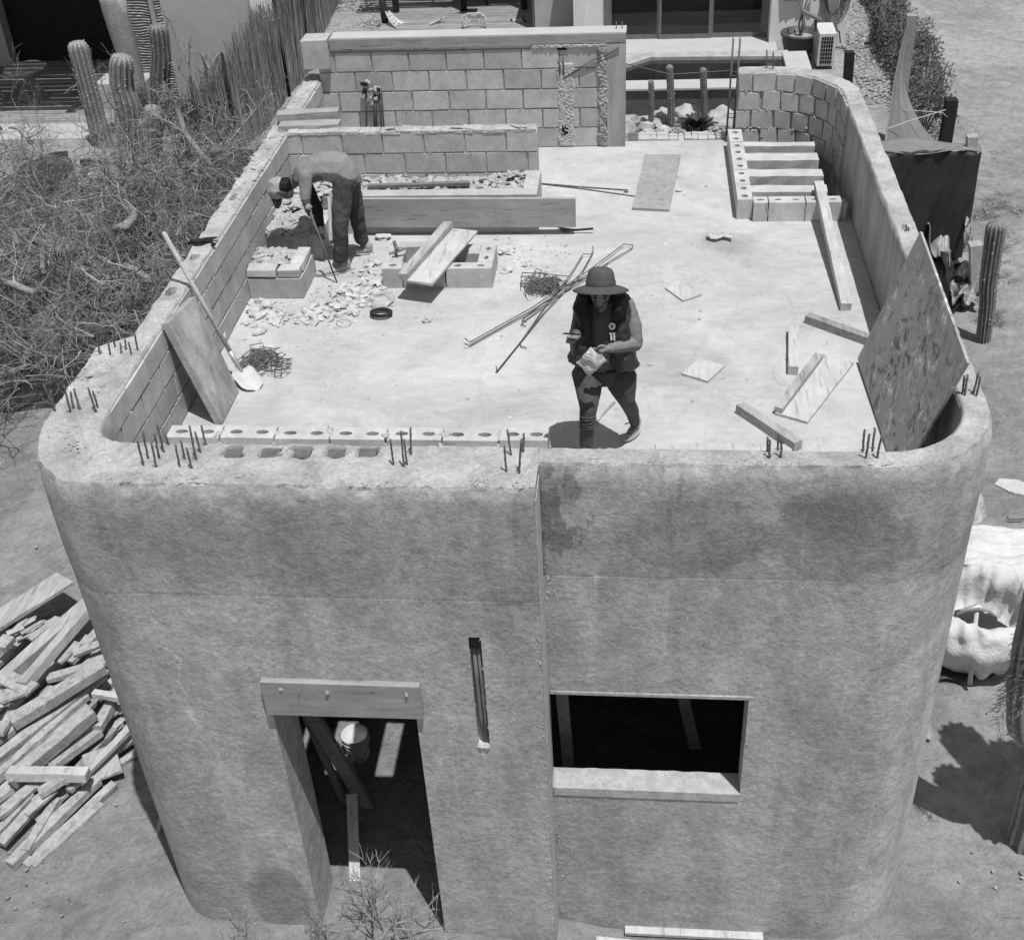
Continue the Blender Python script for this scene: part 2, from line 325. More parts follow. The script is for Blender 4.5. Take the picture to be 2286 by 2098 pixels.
M['shoe'] = simple('dusty_shoe', .34, .15, 20, .3, .004, 40); M['cap'] = simple('patterned_cap', .30, .45, 35, .3, .003, 60); M['print'] = flat('white_print', .75)
M['pool'] = flat('tile_dark', .06, .5); M['stone'] = simple('garden_rock', .34, .25, 4, .6, .02, 14, island=.3)
M['pot'] = simple('dark_glazed_pot', .075, .2, 6, .2, .004, 30, .5); M['metal'] = flat('painted_metal', .10, .5); M['alu'] = flat('aluminium_frame', .16, .45); M['white_paint'] = flat('white_painted_metal', .55, .5)
M['black'] = flat('flat_black', .008, .9); M['rope'] = flat('hammock_rope', .5); M['ropedark'] = flat('hammock_shade_cloth', .05); M['curtain'] = flat('curtain', .05)
M['leafdark'] = flat('agave_leaf', .05, .5); M['soil'] = simple('pebble_bed', .33, .3, 22, .9, .03, 26)
def glassm(name, base, rough):
    t = NT(name, rough, .6); t.color(t.rng(t.noise(.6, 3), .3, .7, base * .6, base * 1.4)); return t.m
M['glass'] = glassm('dark_window_glass', .012, .04); M['water'] = glassm('pond_water', .02, .06)
tb = M['water'].node_tree
def film():
    t = NT('clear_plastic_bag', .25, .6); t.color(t.rng(t.noise(12, 5), .3, .7, .45, .75)); t.b.inputs['Alpha'].default_value = .8
    t.bump(t.noise(25, 4, .6, None, 2), .8, .02); return t.m
M['bag'] = film()
# ------------------------------------------------------------------ ground
def gz(x, y):
    a = .12 * max(0, min(1, (-.6 - x) / .5)) - .12 * max(0, min(1, (x + .6) / .5))
    a *= max(0, min(1, (14 - y) / 4)) if x < -4 or y > 10 else 1
    return a
def axis(a, b, s, far):
    l = []; v = a
    while v < b + 1e-6: l.append(v); v += s
    return [a - far, a - far * .4, a - far * .15, a - far * .05] + l + [b + far * .05, b + far * .15, b + far * .4, b + far]
gx = axis(-18, 12, .2, 400); gy = axis(2, 36, .2, 400)
vs = []; fs = []; nx = len(gx)
for y in gy:
    for x in gx:
        inb = -18 <= x <= 12 and 2 <= y <= 36
        z = gz(x, y) + (.05 * noise.fractal(Vector((x * .5, y * .5, 0)), 1, 2, 4) + .012 * noise.noise(Vector((x * 3, y * 3, 5))) if inb else 0) - .02
        if x > 4.3: z += .22 * math.exp(-((x - 6.6) / 1.4) ** 2 - ((y - 17) / 3.0) ** 2)
        if -3.9 < x < 2.2 and 5.9 < y < 13.2: z = gz(x, y) - .02
        if x < -8 and y > 23.4: z -= .25
        vs.append((x, y, z))
for j in range(len(gy) - 1):
    for i in range(nx - 1):
        fs.append((j * nx + i, j * nx + i + 1, (j + 1) * nx + i + 1, (j + 1) * nx + i))
g = MB(); g.add(vs, fs, True); tag(g.build('ground', M['ground'], None, 0, False), kind='structure', label='dry sandy ground around the unfinished building')
# ------------------------------------------------------------------ the unfinished building
B = empty('unfinished_building', (-.8, 9.5, 0), 'unfinished two storey concrete building with rounded corners and open flat roof', 'building')
def cells(xs, zs, y0, y1, skip, mb, deep=()):
    for i in range(len(xs) - 1):
        for k in range(len(zs) - 1):
            cx = (xs[i] + xs[i + 1]) / 2; cz = (zs[k] + zs[k + 1]) / 2; yy = y0
            if any(a < cx < b and c < cz < d for a, b, c, d in skip): continue
            for a, b, c, d, q in deep:
                if a < cx < b and c < cz < d: yy = y0 + q
            mb.bx(xs[i], xs[i + 1], yy, y1, zs[k], zs[k + 1])
SEAM = 3.6
def earc(cx, cy, rx, ry, a0, a1, n): return [(cx + rx * math.cos(R(a0 + (a1 - a0) * i / n)), cy + ry * math.sin(R(a0 + (a1 - a0) * i / n))) for i in range(n + 1)]
def arc(cx, cy, r, a0, a1, n): return [(cx + r * math.cos(R(a0 + (a1 - a0) * i / n)), cy + r * math.sin(R(a0 + (a1 - a0) * i / n))) for i in range(n + 1)]
fl = MB(); cells([-3.2, -2.455, -1.46, -1.055, -.975, -.59], [-.4, 2.3, 2.555, 3.3, SEAM], 5.702, 6.14, [(-2.455, -1.46, -.5, 2.555)], fl, [(-1.055, -.975, 2.3, 3.3, .05)])
fl.build('left_facade', M['facade'], B)
fr = MB(); cells([-.589, -.575, .765, 1.30], [-.4, 1.575, 2.545, SEAM], 5.962, 6.15, [(-.6, .765, 1.575, 2.545)], fr)
fr.build('right_facade', M['facade'], B)
pr = MB()
lo = [(-3.2, 5.702)] + earc(-3.33, 6.55, .518, .848, 270, 180, 36); ro = [(1.30, 5.962)] + arc(1.46, 6.68, .718, 270, 360, 36)
def strip(mb, outer, inner, z0, z1, smooth=True):
    n = len(outer)
    for pl in (outer, inner): mb.add([(p[0] + (.045 * min(1, max(0, (-3.2 - p[0]) / .5)) if z == z0 and p[1] < 7.5 and pl is outer else 0), p[1], z) for z in (z0, z1) for p in pl], [(k, k + 1, n + k + 1, n + k) for k in range(n - 1)], smooth)
# lower storey curved corners and side walls
o1 = lo + [(-3.848, 7.3), (-3.64, 7.44), (-3.64, 13.2)]
i1 = [(-3.1, 6.16)] + arc(-3.2, 6.38, .22, 270, 180, 36) + [(-3.43, 7.3), (-3.43, 7.44), (-3.43, 13.2)]
strip(pr, o1, i1, -.4, SEAM)
o2 = ro + [(2.17, 9), (2.17, 12.28)] + arc(1.28, 12.28, .89, 0, 90, 24) + [(-3.64, 13.17)]
i2 = [(1.30, 6.15)] + arc(1.46, 6.68, .53, 270, 360, 36) + [(1.98, 9), (1.98, 12.28)] + arc(1.28, 12.28, .7, 0, 90, 24) + [(-3.43, 12.98)]
strip(pr, o2, i2, -.4, SEAM)
pw = pr.build('curved_side_walls', M['facade'], B, 0, False)
bm = bmesh.new(); bm.from_mesh(pw.data); bm.normal_update()
for f_ in bm.faces:
    c_ = f_.calc_center_median(); o_ = abs(f_.normal.z) < .5
    dx, dy = c_.x + .8, c_.y - 9.5; ins = (-3.50 < c_.x < 2.07) and (6.02 < c_.y < 13.08)
    if (c_.x - 1.46) > 0 and c_.y < 6.68: ins = math.dist((c_.x, c_.y), (1.46, 6.68)) < .62
    if c_.x < -3.33 and c_.y < 6.55: ins = ((c_.x + 3.33) / .44) ** 2 + ((c_.y - 6.55) / .76) ** 2 < 1
    if c_.x > 1.28 and c_.y > 12.28: ins = math.dist((c_.x, c_.y), (1.28, 12.28)) < .8
    if o_ and ((f_.normal.x * dx + f_.normal.y * dy) > 0) == ins: f_.normal_flip()
bm.to_mesh(pw.data); bm.free()
# upper ring: parapet with rough broken top, fine mesh
def parapet(name, outer, inner, step, pits, zin, rough=1.0):
    # resample both polylines with the same parameter
    st = []
    for k in range(len(outer) - 1):
        L = max(math.dist(outer[k], outer[k + 1]), math.dist(inner[k], inner[k + 1])); n = max(1, round(L / step))
        for i in range(n): 
            t = i / n; st.append(tuple((a[0] * (1 - t) + b[0] * t, a[1] * (1 - t) + b[1] * t) for a, b in ((outer[k], outer[k + 1]), (inner[k], inner[k + 1]))))
    st.append((outer[-1], inner[-1]))
    ov = [(.007, SEAM - .035), (.001, SEAM + .03), (-.004, 3.8), (-.005, 4.05), (-.005, 4.25), (-.002, 4.36), (.006, 4.415), (.022, 4.45)]
    NT_ = 20; rows = []
    for (o, i) in st:
        o = Vector(o); i = Vector(i); d = (i - o); wd = d.length; d.normalize(); row = []
        for off, z in ov: row.append(Vector((*(o + d * off), z)))
        for q in range(NT_ + 1):
            t = q / NT_; row.append(Vector((*(o + d * (.03 + (wd - .045) * t)), TP)))
        row.append(Vector((*i, TP - .012)))
        for z in (4.3, 4.0, zin): row.append(Vector((*i, z)))
        for k, v in enumerate(row):
            f = .25 if k < 4 else .5
            if k < 2: amp = .0025
            elif k < 5: amp = .004
            elif k < 8: amp = .017 * rough
            elif k < 8 + NT_ + 1: amp = .009 * rough
            else: amp = .003
            n3 = noise.noise_vector(v * 9) + noise.noise_vector(v * 26) * .6
            v += n3 * amp
            if 7 <= k <= 8 + NT_:
                v.z += -.012 * rough * max(0, noise.noise(v * 4 + Vector((3, 1, 9)))) * (2 if k < 11 else 1)
                for (px, py, rx, ry, dp, sq) in pits:
                    a, b = (v.x - px) / rx, (v.y - py) / ry
                    if (max(abs(a), abs(b)) < 1 if sq else a * a + b * b < 1): v.z -= dp + .02 * noise.noise(v * 30)
        rows.append(row)
    m = len(rows[0]); mb = MB(); vv = [v for r_ in rows for v in r_]
    nt_ = 7
    fa = [[], [], []]
    for a in range(len(rows) - 1):
        for k in range(m - 1):
            fa[0 if k < nt_ else (1 if k < 8 + NT_ else 2)].append((a * m + k, a * m + k + 1, (a + 1) * m + k + 1, (a + 1) * m + k))
    for e in (0, len(rows) - 1): fa[0].append(tuple(range(e * m, e * m + m)))
    b = 0; mb.v = [tuple(v) for v in vv]
    for mi, l in enumerate(fa):
        for q in l: mb.f.append(list(q)); mb.sm.append(len(q) == 4 and mi != 1); mb.mi.append(mi)
    return mb
pit1 = [(*S('E', 1250, 210, TP).xy, .035, .04, .12, 0), (*S('E', 1097, 430, TP).xy, .04, .05, .12, 0), (*S('A', 1380, 1168, TP).xy, .03, .05, .1, 0), (*S('E', 545, 985, TP).xy, .06, .05, .02, 1)]
for x in (545, 710, 850, 1005, 1148): p_ = S('L', x, 219, TP); pit1.append((p_.x, p_.y, .055, .052, .055, 1))
oA = [(-3.64, 13.2), (-3.64, 7.47), (-3.855, 7.33), (-3.85, 6.75)] + earc(-3.33, 6.55, .52, .85, 180, 270, 24) + [(-.59, 5.70)]
iA = [(-3.44, 13.2), (-3.44, 7.47), (-3.44, 7.33), (-3.44, 6.6)] + arc(-3.2, 6.38, .22, 180, 270, 24) + [(-.59, 6.15)]
parapet('parapet', oA, iA, .035, pit1, 3.5, 1.25).build('left_parapet', [M['facade'], M['top'], M['mortar']], B)
cf = MB()
for x in (545, 710, 850, 1005, 1148):
    p_ = S('L', x, 219, TP); cf.box((p_.x, p_.y, TP - .022), (.108, .10, .02), Matrix.Rotation(0, 3, 'Z'), .004)
cf.build('grout_cells', simple('grout_dark', .13, .3, 20, .8, .01, 50), B)
pit2 = [(*S('G', 1375, 260, TP).xy, .025, .05, .12, 0)]
oB = [(-.588, 5.96), (1.46, 5.96)] + arc(1.46, 6.68, .72, 270, 360, 18)[1:] + [(2.18, 12.28)] + arc(1.28, 12.28, .9, 0, 90, 14)[1:] + [(1.0, 13.18)]
iB = [(-.588, 6.15), (1.46, 6.15)] + arc(1.46, 6.68, .53, 270, 360, 18)[1:] + [(1.98, 12.28)] + arc(1.28, 12.28, .7, 0, 90, 14)[1:] + [(1.0, 12.98)]
parapet('parapet', oB, iB, .035, pit2, 3.3, .8).build('right_parapet', [M['facade'], M['top'], M['formed']], B)
# roof slab with the openings that let the sun patches in
sb = MB()
for x0, x1, y0, y1 in ((-3.43, 1.075, 7.02, 11.2), (1.075, 1.8, 7.02, 11.2), (1.8, 1.98, 7.3, 11.2), (-3.43, 1.075, 11.2, 13.15), (1.075, 1.98, 12.9, 12.98), (1.4, 1.8, 6.15, 7.02), 
                       (-3.43, -2.44, 6.15, 7.02), (-2.36, -2.15, 6.15, 7.02), (-1.93, -1.69, 6.15, 7.02), (-1.5, 1.4, 6.15, 7.02)):
    sb.bx(x0, x1, y0, y1, 3.5, RF)
sb.build('roof_slab', M['floor'], B)
# walls of concrete blocks
def blockwall(P0, ux, uz, L, H, bl=.4, bh=.205, t=.02, nrm=(0, -1, 0), off=0, mb=None, gap=.012, j=.003, skip=None, rag=0):
    """P0 lower left corner on the mortar face; blocks stand t proud along nrm"""
    P0 = Vector(P0); ux = Vector(ux); uz = Vector(uz); nn = Vector(nrm); mb = mb or MB(); r = 0; z = 0
    while z < H - .03:
        h = min(bh, H - z); x = -((r % 2) * bl / 2 + off) % bl - bl
        while x < L:
            a = max(0, x + gap / 2); b = min(L, x + bl - gap / 2)
            if b - a > .03 and not (skip and skip((a + b) / 2, z + h / 2)):
                tt = t + random.uniform(-.003, .004); q = []
                for s_, e_ in ((a, z + gap / 2), (b, z + gap / 2), (b, z + h - gap / 2), (a, z + h - gap / 2)):
                    q.append(P0 + ux * (s_ + random.uniform(-j, j)) + uz * (e_ + random.uniform(-j, j)))
                f_ = [p + nn * tt for p in q]; bb = [p - nn * .005 for p in q]
                c = sum(f_, Vector()) / 4
                f2 = [c + (p - c) * .985 + nn * .002 for p in f_]
                mb.add(bb + f_ + f2, [(0, 1, 5, 4), (1, 2, 6, 5), (2, 3, 7, 6), (3, 0, 4, 7), (4, 5, 9, 8), (5, 6, 10, 9), (6, 7, 11, 10), (7, 4, 8, 11), (8, 9, 10, 11)])
            x += bl
        z += bh; r += 1
    return mb
def mortar_blobs(mb, P0, ux, L, H, bh, n, depth, nrm=(0, -1, 0), r=.012):
    for _ in range(n):
        z = random.randint(0, max(1, int(H / bh))) * bh; c = Vector(P0) + Vector(ux) * random.uniform(0, L) + Vector((0, 0, min(H - .01, z))) + Vector(nrm) * depth
        mb.rock(c, random.uniform(r * .5, r * 1.3), (1.6, .5, .6), .4)
    return mb
# left wall inner face
def joints(mb, P0, ux, L, H, bh, bl, n, nrm):
    mb.m = 1; ux = Vector(ux)
    for _ in range(n):
        r = random.randint(0, int(H / bh))
        if random.random() < .6: d = random.uniform(0, L); z = r * bh + random.gauss(0, .003); sq = (abs(ux.x) * 1.8 + .6, abs(ux.y) * 1.8 + .6, .6)
        else: d = (random.randint(0, int(L / bl)) + (.5 if r % 2 else 0)) * bl; z = (r + random.random()) * bh; sq = (.6, .6, 1.1)
        if 0 < d < L and 0 < z < H: mb.rock(Vector(P0) + ux * d + Vector((0, 0, z)) - Vector(nrm) * .003, random.uniform(.006, .011), sq, .5)
    mb.m = 0
bw_ = blockwall((-3.442, 13.0, RF), (0, -1, 0), (0, 0, 1), 6.62, .775, nrm=(1, 0, 0), t=.011, bh=.1975, gap=.017)
joints(bw_, (-3.436, 13.0, RF), (0, -1, 0), 6.6, .77, .1975, .4, 300, (1, 0, 0)); bw_.build('left_wall_blocks', [M['block'], M['mortar']], B)
# curved wall blocks at the right rear
cb = MB()
cpts = [(1.005, 12.978), (1.28, 12.978)] + arc(1.28, 12.28, .698, 90, 0, 9)[1:] + [(1.978, 11.95)]
for r_ in range(4):
    z0 = RF + r_ * .197; z1 = min(z0 + .187, TP - .01); acc = -(.1 if r_ % 2 else 0)
    seg = []; tot = 0; pl = [Vector((*c, 0)) for c in cpts]; ds = [0]
    for a, b in zip(pl, pl[1:]): ds.append(ds[-1] + (b - a).length)
    def at_(d):
        for k in range(len(ds) - 1):
            if d <= ds[k + 1] + 1e-9: t = (d - ds[k]) / (ds[k + 1] - ds[k]); return pl[k].lerp(pl[k + 1], t)
        return pl[-1].copy()
    d = -(.1 if r_ % 2 else 0); k = 0
    while d < ds[-1]:
        L = .24 if d < .2 else .2; a = max(0, d + .012); b = min(ds[-1], d + L - .012)
        if b - a > .04:
            pa, pb = at_(a), at_(b); tg = (pb - pa).normalized(); nn = Vector((tg.y, -tg.x, 0)); nn = -nn if nn.y > .01 and nn.x > 0 else nn
            if (Vector((1.2, 12, 0)) - pa).dot(nn) < 0: nn = -nn
            jit = lambda: random.uniform(-.011, .011)
            q = [pa + Vector((0, 0, z0 + jit())) + tg * jit(), pb + Vector((0, 0, z0 + jit())) + tg * jit(), pb + Vector((0, 0, z1 + jit())) + tg * jit(), pa + Vector((0, 0, z1 + jit())) + tg * jit()]
            f_ = [p + nn * .011 for p in q]; c = sum(f_, Vector()) / 4; f2 = [c + (p - c) * .95 + nn * .003 for p in f_]
            cb.add([p - nn * .004 for p in q] + f_ + f2, [(0, 1, 5, 4), (1, 2, 6, 5), (2, 3, 7, 6), (3, 0, 4, 7), (4, 5, 9, 8), (5, 6, 10, 9), (6, 7, 11, 10), (7, 4, 8, 11), (8, 9, 10, 11)])
        d += L
cb.build('curved_wall_blocks', M['block'], B)
cm = MB(); cmi = [(p[0], p[1]) for p in cpts]
for _ in range(90):
    k = random.randrange(len(cpts) - 1); t = random.random(); a, b = cpts[k], cpts[k + 1]
    c = Vector((a[0] + (b[0] - a[0]) * t, a[1] + (b[1] - a[1]) * t, RF + random.choice((.195, .39, .585, random.uniform(.05, .7)))))
    cm.rock(c + (Vector((1.1, 12.1, c.z)) - c).normalized() * .008, random.uniform(.01, .022), (1, 1, .8), .5)
tag(cm.build('mortar_smears', M['mortar'], B), kind='stuff')
# rear wall
rw = MB(); rw.bx(-3.44, -.17, 13.02, 13.2, 3.4, 4.80); rw.build('rear_wall_core', M['mortar'], B)
bq = blockwall((-3.44, 13.02, RF), (1, 0, 0), (0, 0, 1), 3.07, 1.11, t=.009, bh=.2145, gap=.017, off=.22); joints(bq, (-3.44, 13.014, RF), (1, 0, 0), 2.7, 1.1, .2145, .4, 260, (0, -1, 0)); bq.build('rear_wall_blocks', [M['block'], M['mortar']], B)
mb = MB()
def crust(x0, x1, z0, z1, y, amp, nx_, nz_, ragged=.02):   # rough mortar skin with a wandering outline
    vs = []
    for i in range(nz_ + 1):
        z = z0 + (z1 - z0) * i / nz_
        l = x0 + ragged * 2 * noise.noise(Vector((1, z * 7, 2))); r_ = x1 + ragged * 2 * noise.noise(Vector((7, z * 7, 5)))
        for k in range(nx_ + 1):
            x = l + (r_ - l) * k / nx_; e = min(k, nx_ - k, i, nz_ - i) / 2; vs.append((x, y + .014 - min(1, e) * (.018 + amp * (noise.noise(Vector((x * 40, 0, z * 40))) + .6 * noise.noise(Vector((x * 90, 5, z * 90))))), z))
    mb.add(vs, [(i * (nx_ + 1) + k, i * (nx_ + 1) + k + 1, (i + 1) * (nx_ + 1) + k + 1, (i + 1) * (nx_ + 1) + k) for i in range(nz_) for k in range(nx_)])
crust(-.90, -.71, RF, 4.60, 13.0, .010, 16, 90); mb.build('grout_column', M['mortar_light'], B)
mb = MB(); crust(-.46, -.35, RF, 4.80, 12.99, .016, 10, 90, .03); mb.build('grout_column', M['mortar'], B)
mb = MB(); crust(-1.15, -.36, 4.745, 4.80, 12.992, .010, 70, 6, .02); mb.build('grout_column', M['mortar_light'], B)
cr = MB(); n = 60; vs = []
for i in range(n + 1): # cast beam with wavy lower edge
    x = -3.29 + 3.12 * i / n; z = 4.785 + .008 * noise.noise(Vector((x * 5, 0, 0))) + (.012 if x > -1 else 0); vs += [(x, 12.99, z), (x, 12.985, 4.89), (x, 13.24, 4.89), (x, 13.24, z)]
cr.add(vs, [(4 * i + k, 4 * i + (k + 1) % 4, 4 * i + 4 + (k + 1) % 4, 4 * i + 4 + k) for i in range(n) for k in range(4)] + [(0, 1, 2, 3), (4 * n + 3, 4 * n + 2, 4 * n + 1, 4 * n)])
cr.build('rear_wall_beam', M['plank_x'], B)
bt = MB(); bt.bx(-3.58, -3.30, 12.93, 13.2, 4.60, 4.905, .004); bt.build('beam_end_block', M['block'], B, .006)
ct = MB(); ct.bx(-3.28, -.165, 13.0, 13.23, 4.892, 4.90, .001); ct.build('beam_top_slab', M['white2'], B)
rc = MB(); rc.bx(-.365, -.17, 12.99, 13.22, 3.5, 4.784); rc.build('rear_wall_post', M['formed'], B)
hl = MB()
for x, z, w_, h_ in ((-.82, 3.87, .035, .05), (-.83, 4.76, .05, .03), (-.40, 3.88, .02, .03)): hl.bx(x - w_, x + w_, 12.998, 13.01, z - h_, z + h_, .008)
hl.build('recess_shade_pad', M['black'], B)  # raised black pads paint the dark of small holes in the wall
tr = MB()
for k in range(2): tr.tube([(-.86 + .04 * k, 12.992, 4.66), (-.86 + .04 * k, 12.992, 4.47)], .009, 6)
tr.tube([(-.24, 12.985, 4.72 + .03), (-.55, 12.99, 4.60), (-.8, 12.995, 4.45)], .007, 5); tr.tube([(-.24, 12.985, 4.70), (-.55, 12.99, 4.57), (-.82, 12.995, 4.44)], .006, 5)
tr.build('wall_conduit', M['rust'], B)
# middle wall
mw = MB(); mw.bx(-3.44, -.99, 11.42, 11.54, 3.6, 4.46); mw.build('middle_wall_core', M['mortar_light'], B)
bq = blockwall((-3.44, 11.42, RF + .17), (1, 0, 0), (0, 0, 1), 2.45, .615, t=.009, off=.25, bh=.205, gap=.017); joints(bq, (-3.44, 11.414, RF + .17), (1, 0, 0), 2.4, .6, .205, .4, 110, (0, -1, 0)); bq.build('middle_wall_blocks', [M['block'], M['mortar']], B)
mt = MB()
for i in range(24):
    x0 = -3.42 + i * .101; mt.bx(x0, x0 + .0995, 11.405, 11.545, 4.455, 4.475 + random.uniform(0, .012), .004)
for x in (-2.4, -2.35, -1.75, -1.68, -1.2, -1.13): mt.rock((x, 11.46, 4.49), .035, (2, .6, .3), .5)
mt.build('middle_wall_coping', M['top'], B)
# facade step details: lintel board, conduits, sill mortar, window head mortar
cdm = MB()
for x in (-1.032, -1.000): cdm.tube([(x, 5.745, 3.26), (x + .004, 5.725, 2.9), (x + .006, 5.73, 2.55), (x + .018 if x < -1.01 else x, 5.735, 2.30)], .014, 8)
cdm.build('conduit_pipes', flat('grey_conduit', .16, .6), B)
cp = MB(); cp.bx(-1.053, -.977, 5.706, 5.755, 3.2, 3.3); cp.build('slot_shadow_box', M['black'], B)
sm_ = MB()
for _ in range(34): sm_.rock((random.choice((-1.06, -.972)) + random.uniform(-.006, .006), 5.708, random.uniform(2.28, 3.3)), random.uniform(.006, .014), (1, .4, 1.6), .5)
for _ in range(12): sm_.rock((random.uniform(-1.06, -.97), 5.70, 2.285), random.uniform(.01, .02), (1, .8, .6), .5)
sm_.build('slot_mortar', M['mortar_light'], B)
si = MB(); vs = []
n = 40
for i in range(n + 1):
    x = -.575 + 1.34 * i / n; yb = 6.148 - (.06 * math.exp(-((x + .5) / .07) ** 2)) + .006 * noise.noise(Vector((x * 12, 0, 0))); vs += [(x, 5.953, 1.50), (x, 5.953, 1.582 + .004 * noise.noise(Vector((x * 9, 3, 0)))), (x, yb, 1.582 + .006 * noise.noise(Vector((x * 9, 8, 0)))), (x, yb, 1.5)]
si.add(vs, [(4 * i + k, 4 * i + (k + 1) % 4, 4 * i + 4 + (k + 1) % 4, 4 * i + 4 + k) for i in range(n) for k in range(4)] + [(0, 1, 2, 3), (4 * n + 3, 4 * n + 2, 4 * n + 1, 4 * n)])
for _ in range(14): si.rock((random.uniform(-.4, .5), random.uniform(5.99, 6.12), 1.585), random.uniform(.005, .014), (1.2, 1, .5), .5)
si.build('window_sill', M['mortar_light'], B)
wh = MB(); wh.bx(-.57, .80, 5.953, 5.975, 2.548, 2.575, .003); wh.bx(.768, .795, 5.955, 5.975, 2.1, 2.55, .002); wh.build('window_head_trim', M['facade'], B)
dv = MB()
for i in range(170):
    z = random.uniform(0, 4.3); dv.rock((-.598 - abs(random.gauss(0, .012)), 5.704, z), random.uniform(.004, .011), (1, .5, 1.4), .5)
for i in range(130):
    z = random.choice((random.uniform(0, 1.4), random.uniform(3.4, 4.3))); dv.rock((-.57 + abs(random.gauss(0, .03)), 5.962, z), random.uniform(.004, .012), (1, .4, 1.4), .5)
tag(dv.build('corner_bead_crumbs', M['facade'], B), kind='stuff')
co = MB(); co.bx(-.5885, -.581, 5.699, 5.955, -.1, 4.40); co.build('step_reveal', M['mortar_light'], B)
# crumbs along the broken top edge
cr_ = MB()
for _ in range(900):
    t = random.random()
    if t < .55: x = random.uniform(-3.3, -.6); y = 5.735 + abs(random.gauss(0, .06)); 
    elif t < .75: x = random.uniform(-3.63, -3.45); y = random.uniform(9.6, 13.1)
    elif t < .87: a = R(random.uniform(180, 270)); q = random.uniform(.28, .45); x = -3.33 + q * math.cos(a); y = 6.52 + q * 1.62 * math.sin(a)
    else: x = random.uniform(-3.82, -3.5); y = random.uniform(6.5, 7.3)
    rr = random.uniform(.004, .014) * (1.7 if y > 9.6 else 1); cr_.rock((x, y, TP - .002), rr, (1.3, 1, .5), .5)
for _ in range(230): cr_.rock((random.uniform(-.55, 1.6), 6.0 + abs(random.gauss(0, .04)), TP - .002), random.uniform(.003, .008), (1.3, 1, .5), .5)
tag(cr_.build('top_edge_crumbs', M['top'], B), kind='stuff')
# starter bars standing in clusters along the parapet
RB = {'E': [((635, 830), (612, 655)), ((705, 835), (690, 745)), ((775, 830), (765, 745)), ((845, 840), (820, 740)), ((885, 815), (858, 682)), ((805, 800), (797, 720)), ((735, 790), (722, 700)),
            ((357, 1200), (280, 1020)), ((345, 1185), (318, 1050)), ((450, 1210), (405, 1020)), ((468, 1190), (448, 1060)), ((515, 1190), (468, 1040)), ((617, 1205), (560, 1035)), ((630, 1180), (590, 1055)),
            ((922, 1550), (875, 1370)), ((950, 1505), (910, 1310)), ((1003, 1560), (965, 1385)), ((1022, 1500), (985, 1330)), ((1052, 1462), (1000, 1265)), ((1087, 1415), (1055, 1330)),
            ((1157, 1562), (1120, 1400)), ((1187, 1508), (1155, 1372)), ((1232, 1567), (1192, 1420)), ((1260, 1512), (1212, 1282)), ((1290, 1470), (1250, 1318)), ((1322, 1420), (1288, 1275))],
      'L': [((1265, 275), (1250, 150)), ((1312, 280), (1298, 115)), ((1325, 268), (1312, 150)), ((1342, 225), (1340, 98)), ((1775, 310), (1763, 180)), ((1828, 312), (1840, 150)), ((1795, 235), (1778, 108)), ((1848, 215), (1851, 122))],
      'G': [((635, 1463), (638, 1370)), ((645, 1496), (650, 1385)), ((690, 1458), (697, 1350)), ((707, 1495), (713, 1370)), ((1147, 1463), (1160, 1330)), ((1162, 1495), (1186, 1355)), ((1200, 1453), (1216, 1322)), ((1222, 1498), (1252, 1362)),
            ((1685, 1150), (1698, 1040)), ((1695, 1165), (1714, 1035)), ((1742, 1150), (1774, 1020)), ((1757, 1165), (1782, 1045))],
      'C': [((897, 297), (899, 210)), ((925, 301), (927, 216))]}
for c, l in RB.items():
    for b_, t_ in l:
        p0 = S(c, *b_, TP); p1 = SY(c, *t_, p0.y + random.uniform(-.015, .01)); d = (p1 - p0)
        mbx = MB(); nseg = 9; pts = [p0 - Vector((0, 0, .03)) + d * (k / nseg) * 1.05 + Vector((random.uniform(-.002, .002), 0, 0)) for k in range(nseg + 1)]
        mbx.tube(pts, [.0062 + (.0012 if k % 2 else 0) for k in range(nseg + 1)], 6)
        if random.random() < .5: mbx.tube([p0 + Vector((-.02, -.006, .015)), p0 + Vector((0, -.009, .02)), p0 + Vector((.012, .0, .012))], .003, 4)
        mbx.build('rebar', M['rust'], B)
ld = MB(); ld.tube([(-.27, 13.12, 4.88), (-.27, 13.12, 4.97)], .006, 5); ld.tube([(-.21, 13.12, 4.88), (-.21, 13.12, 4.97)], .006, 5); ld.build('rebar', M['rust'], B)
# tall rebar column cage at the rear opening
cg = MB()
for x, y in ((.93, 13.08), (1.0, 13.08), (.93, 13.2), (1.0, 13.2)): cg.tube([(x - .02, y, 3.5), (x, y + .01, 4.2), (x + .006, y, 4.78)], .006, 5)
for z in (3.75, 3.95, 4.17, 4.4): cg.tube([(.93, 13.08, z), (1.0, 13.08, z), (1.0, 13.2, z), (.93, 13.2, z), (.93, 13.08, z)], .004, 4)
cg.build('rebar_cage', M['rust'], B)
# concrete posts/braces seen in the dark rooms
bp = MB(); bp.bx(-1.1, -.75, 6.14, 12.98, -.2, 3.5); bp.build('partition_wall', M['mortar'], B)
# lintel board
lb = MB(); lb.bx(-2.475, -1.40, 5.655, 5.705, 2.575, 2.885, .004)
o = one('lintel_board', lb, M['plank_x'], 'long plank fixed across the top of the doorway', 'board', bevel=.003)
nb = MB()
for x, z in ((-2.33, 2.83), (-2.22, 2.81), (-2.02, 2.82), (-1.72, 2.83), (-1.49, 2.82)): nb.rock((x, 5.654, z), .018, (1.2, .25, 1.1), .5)
nb.build('mortar_splash', M['mortar'], o)
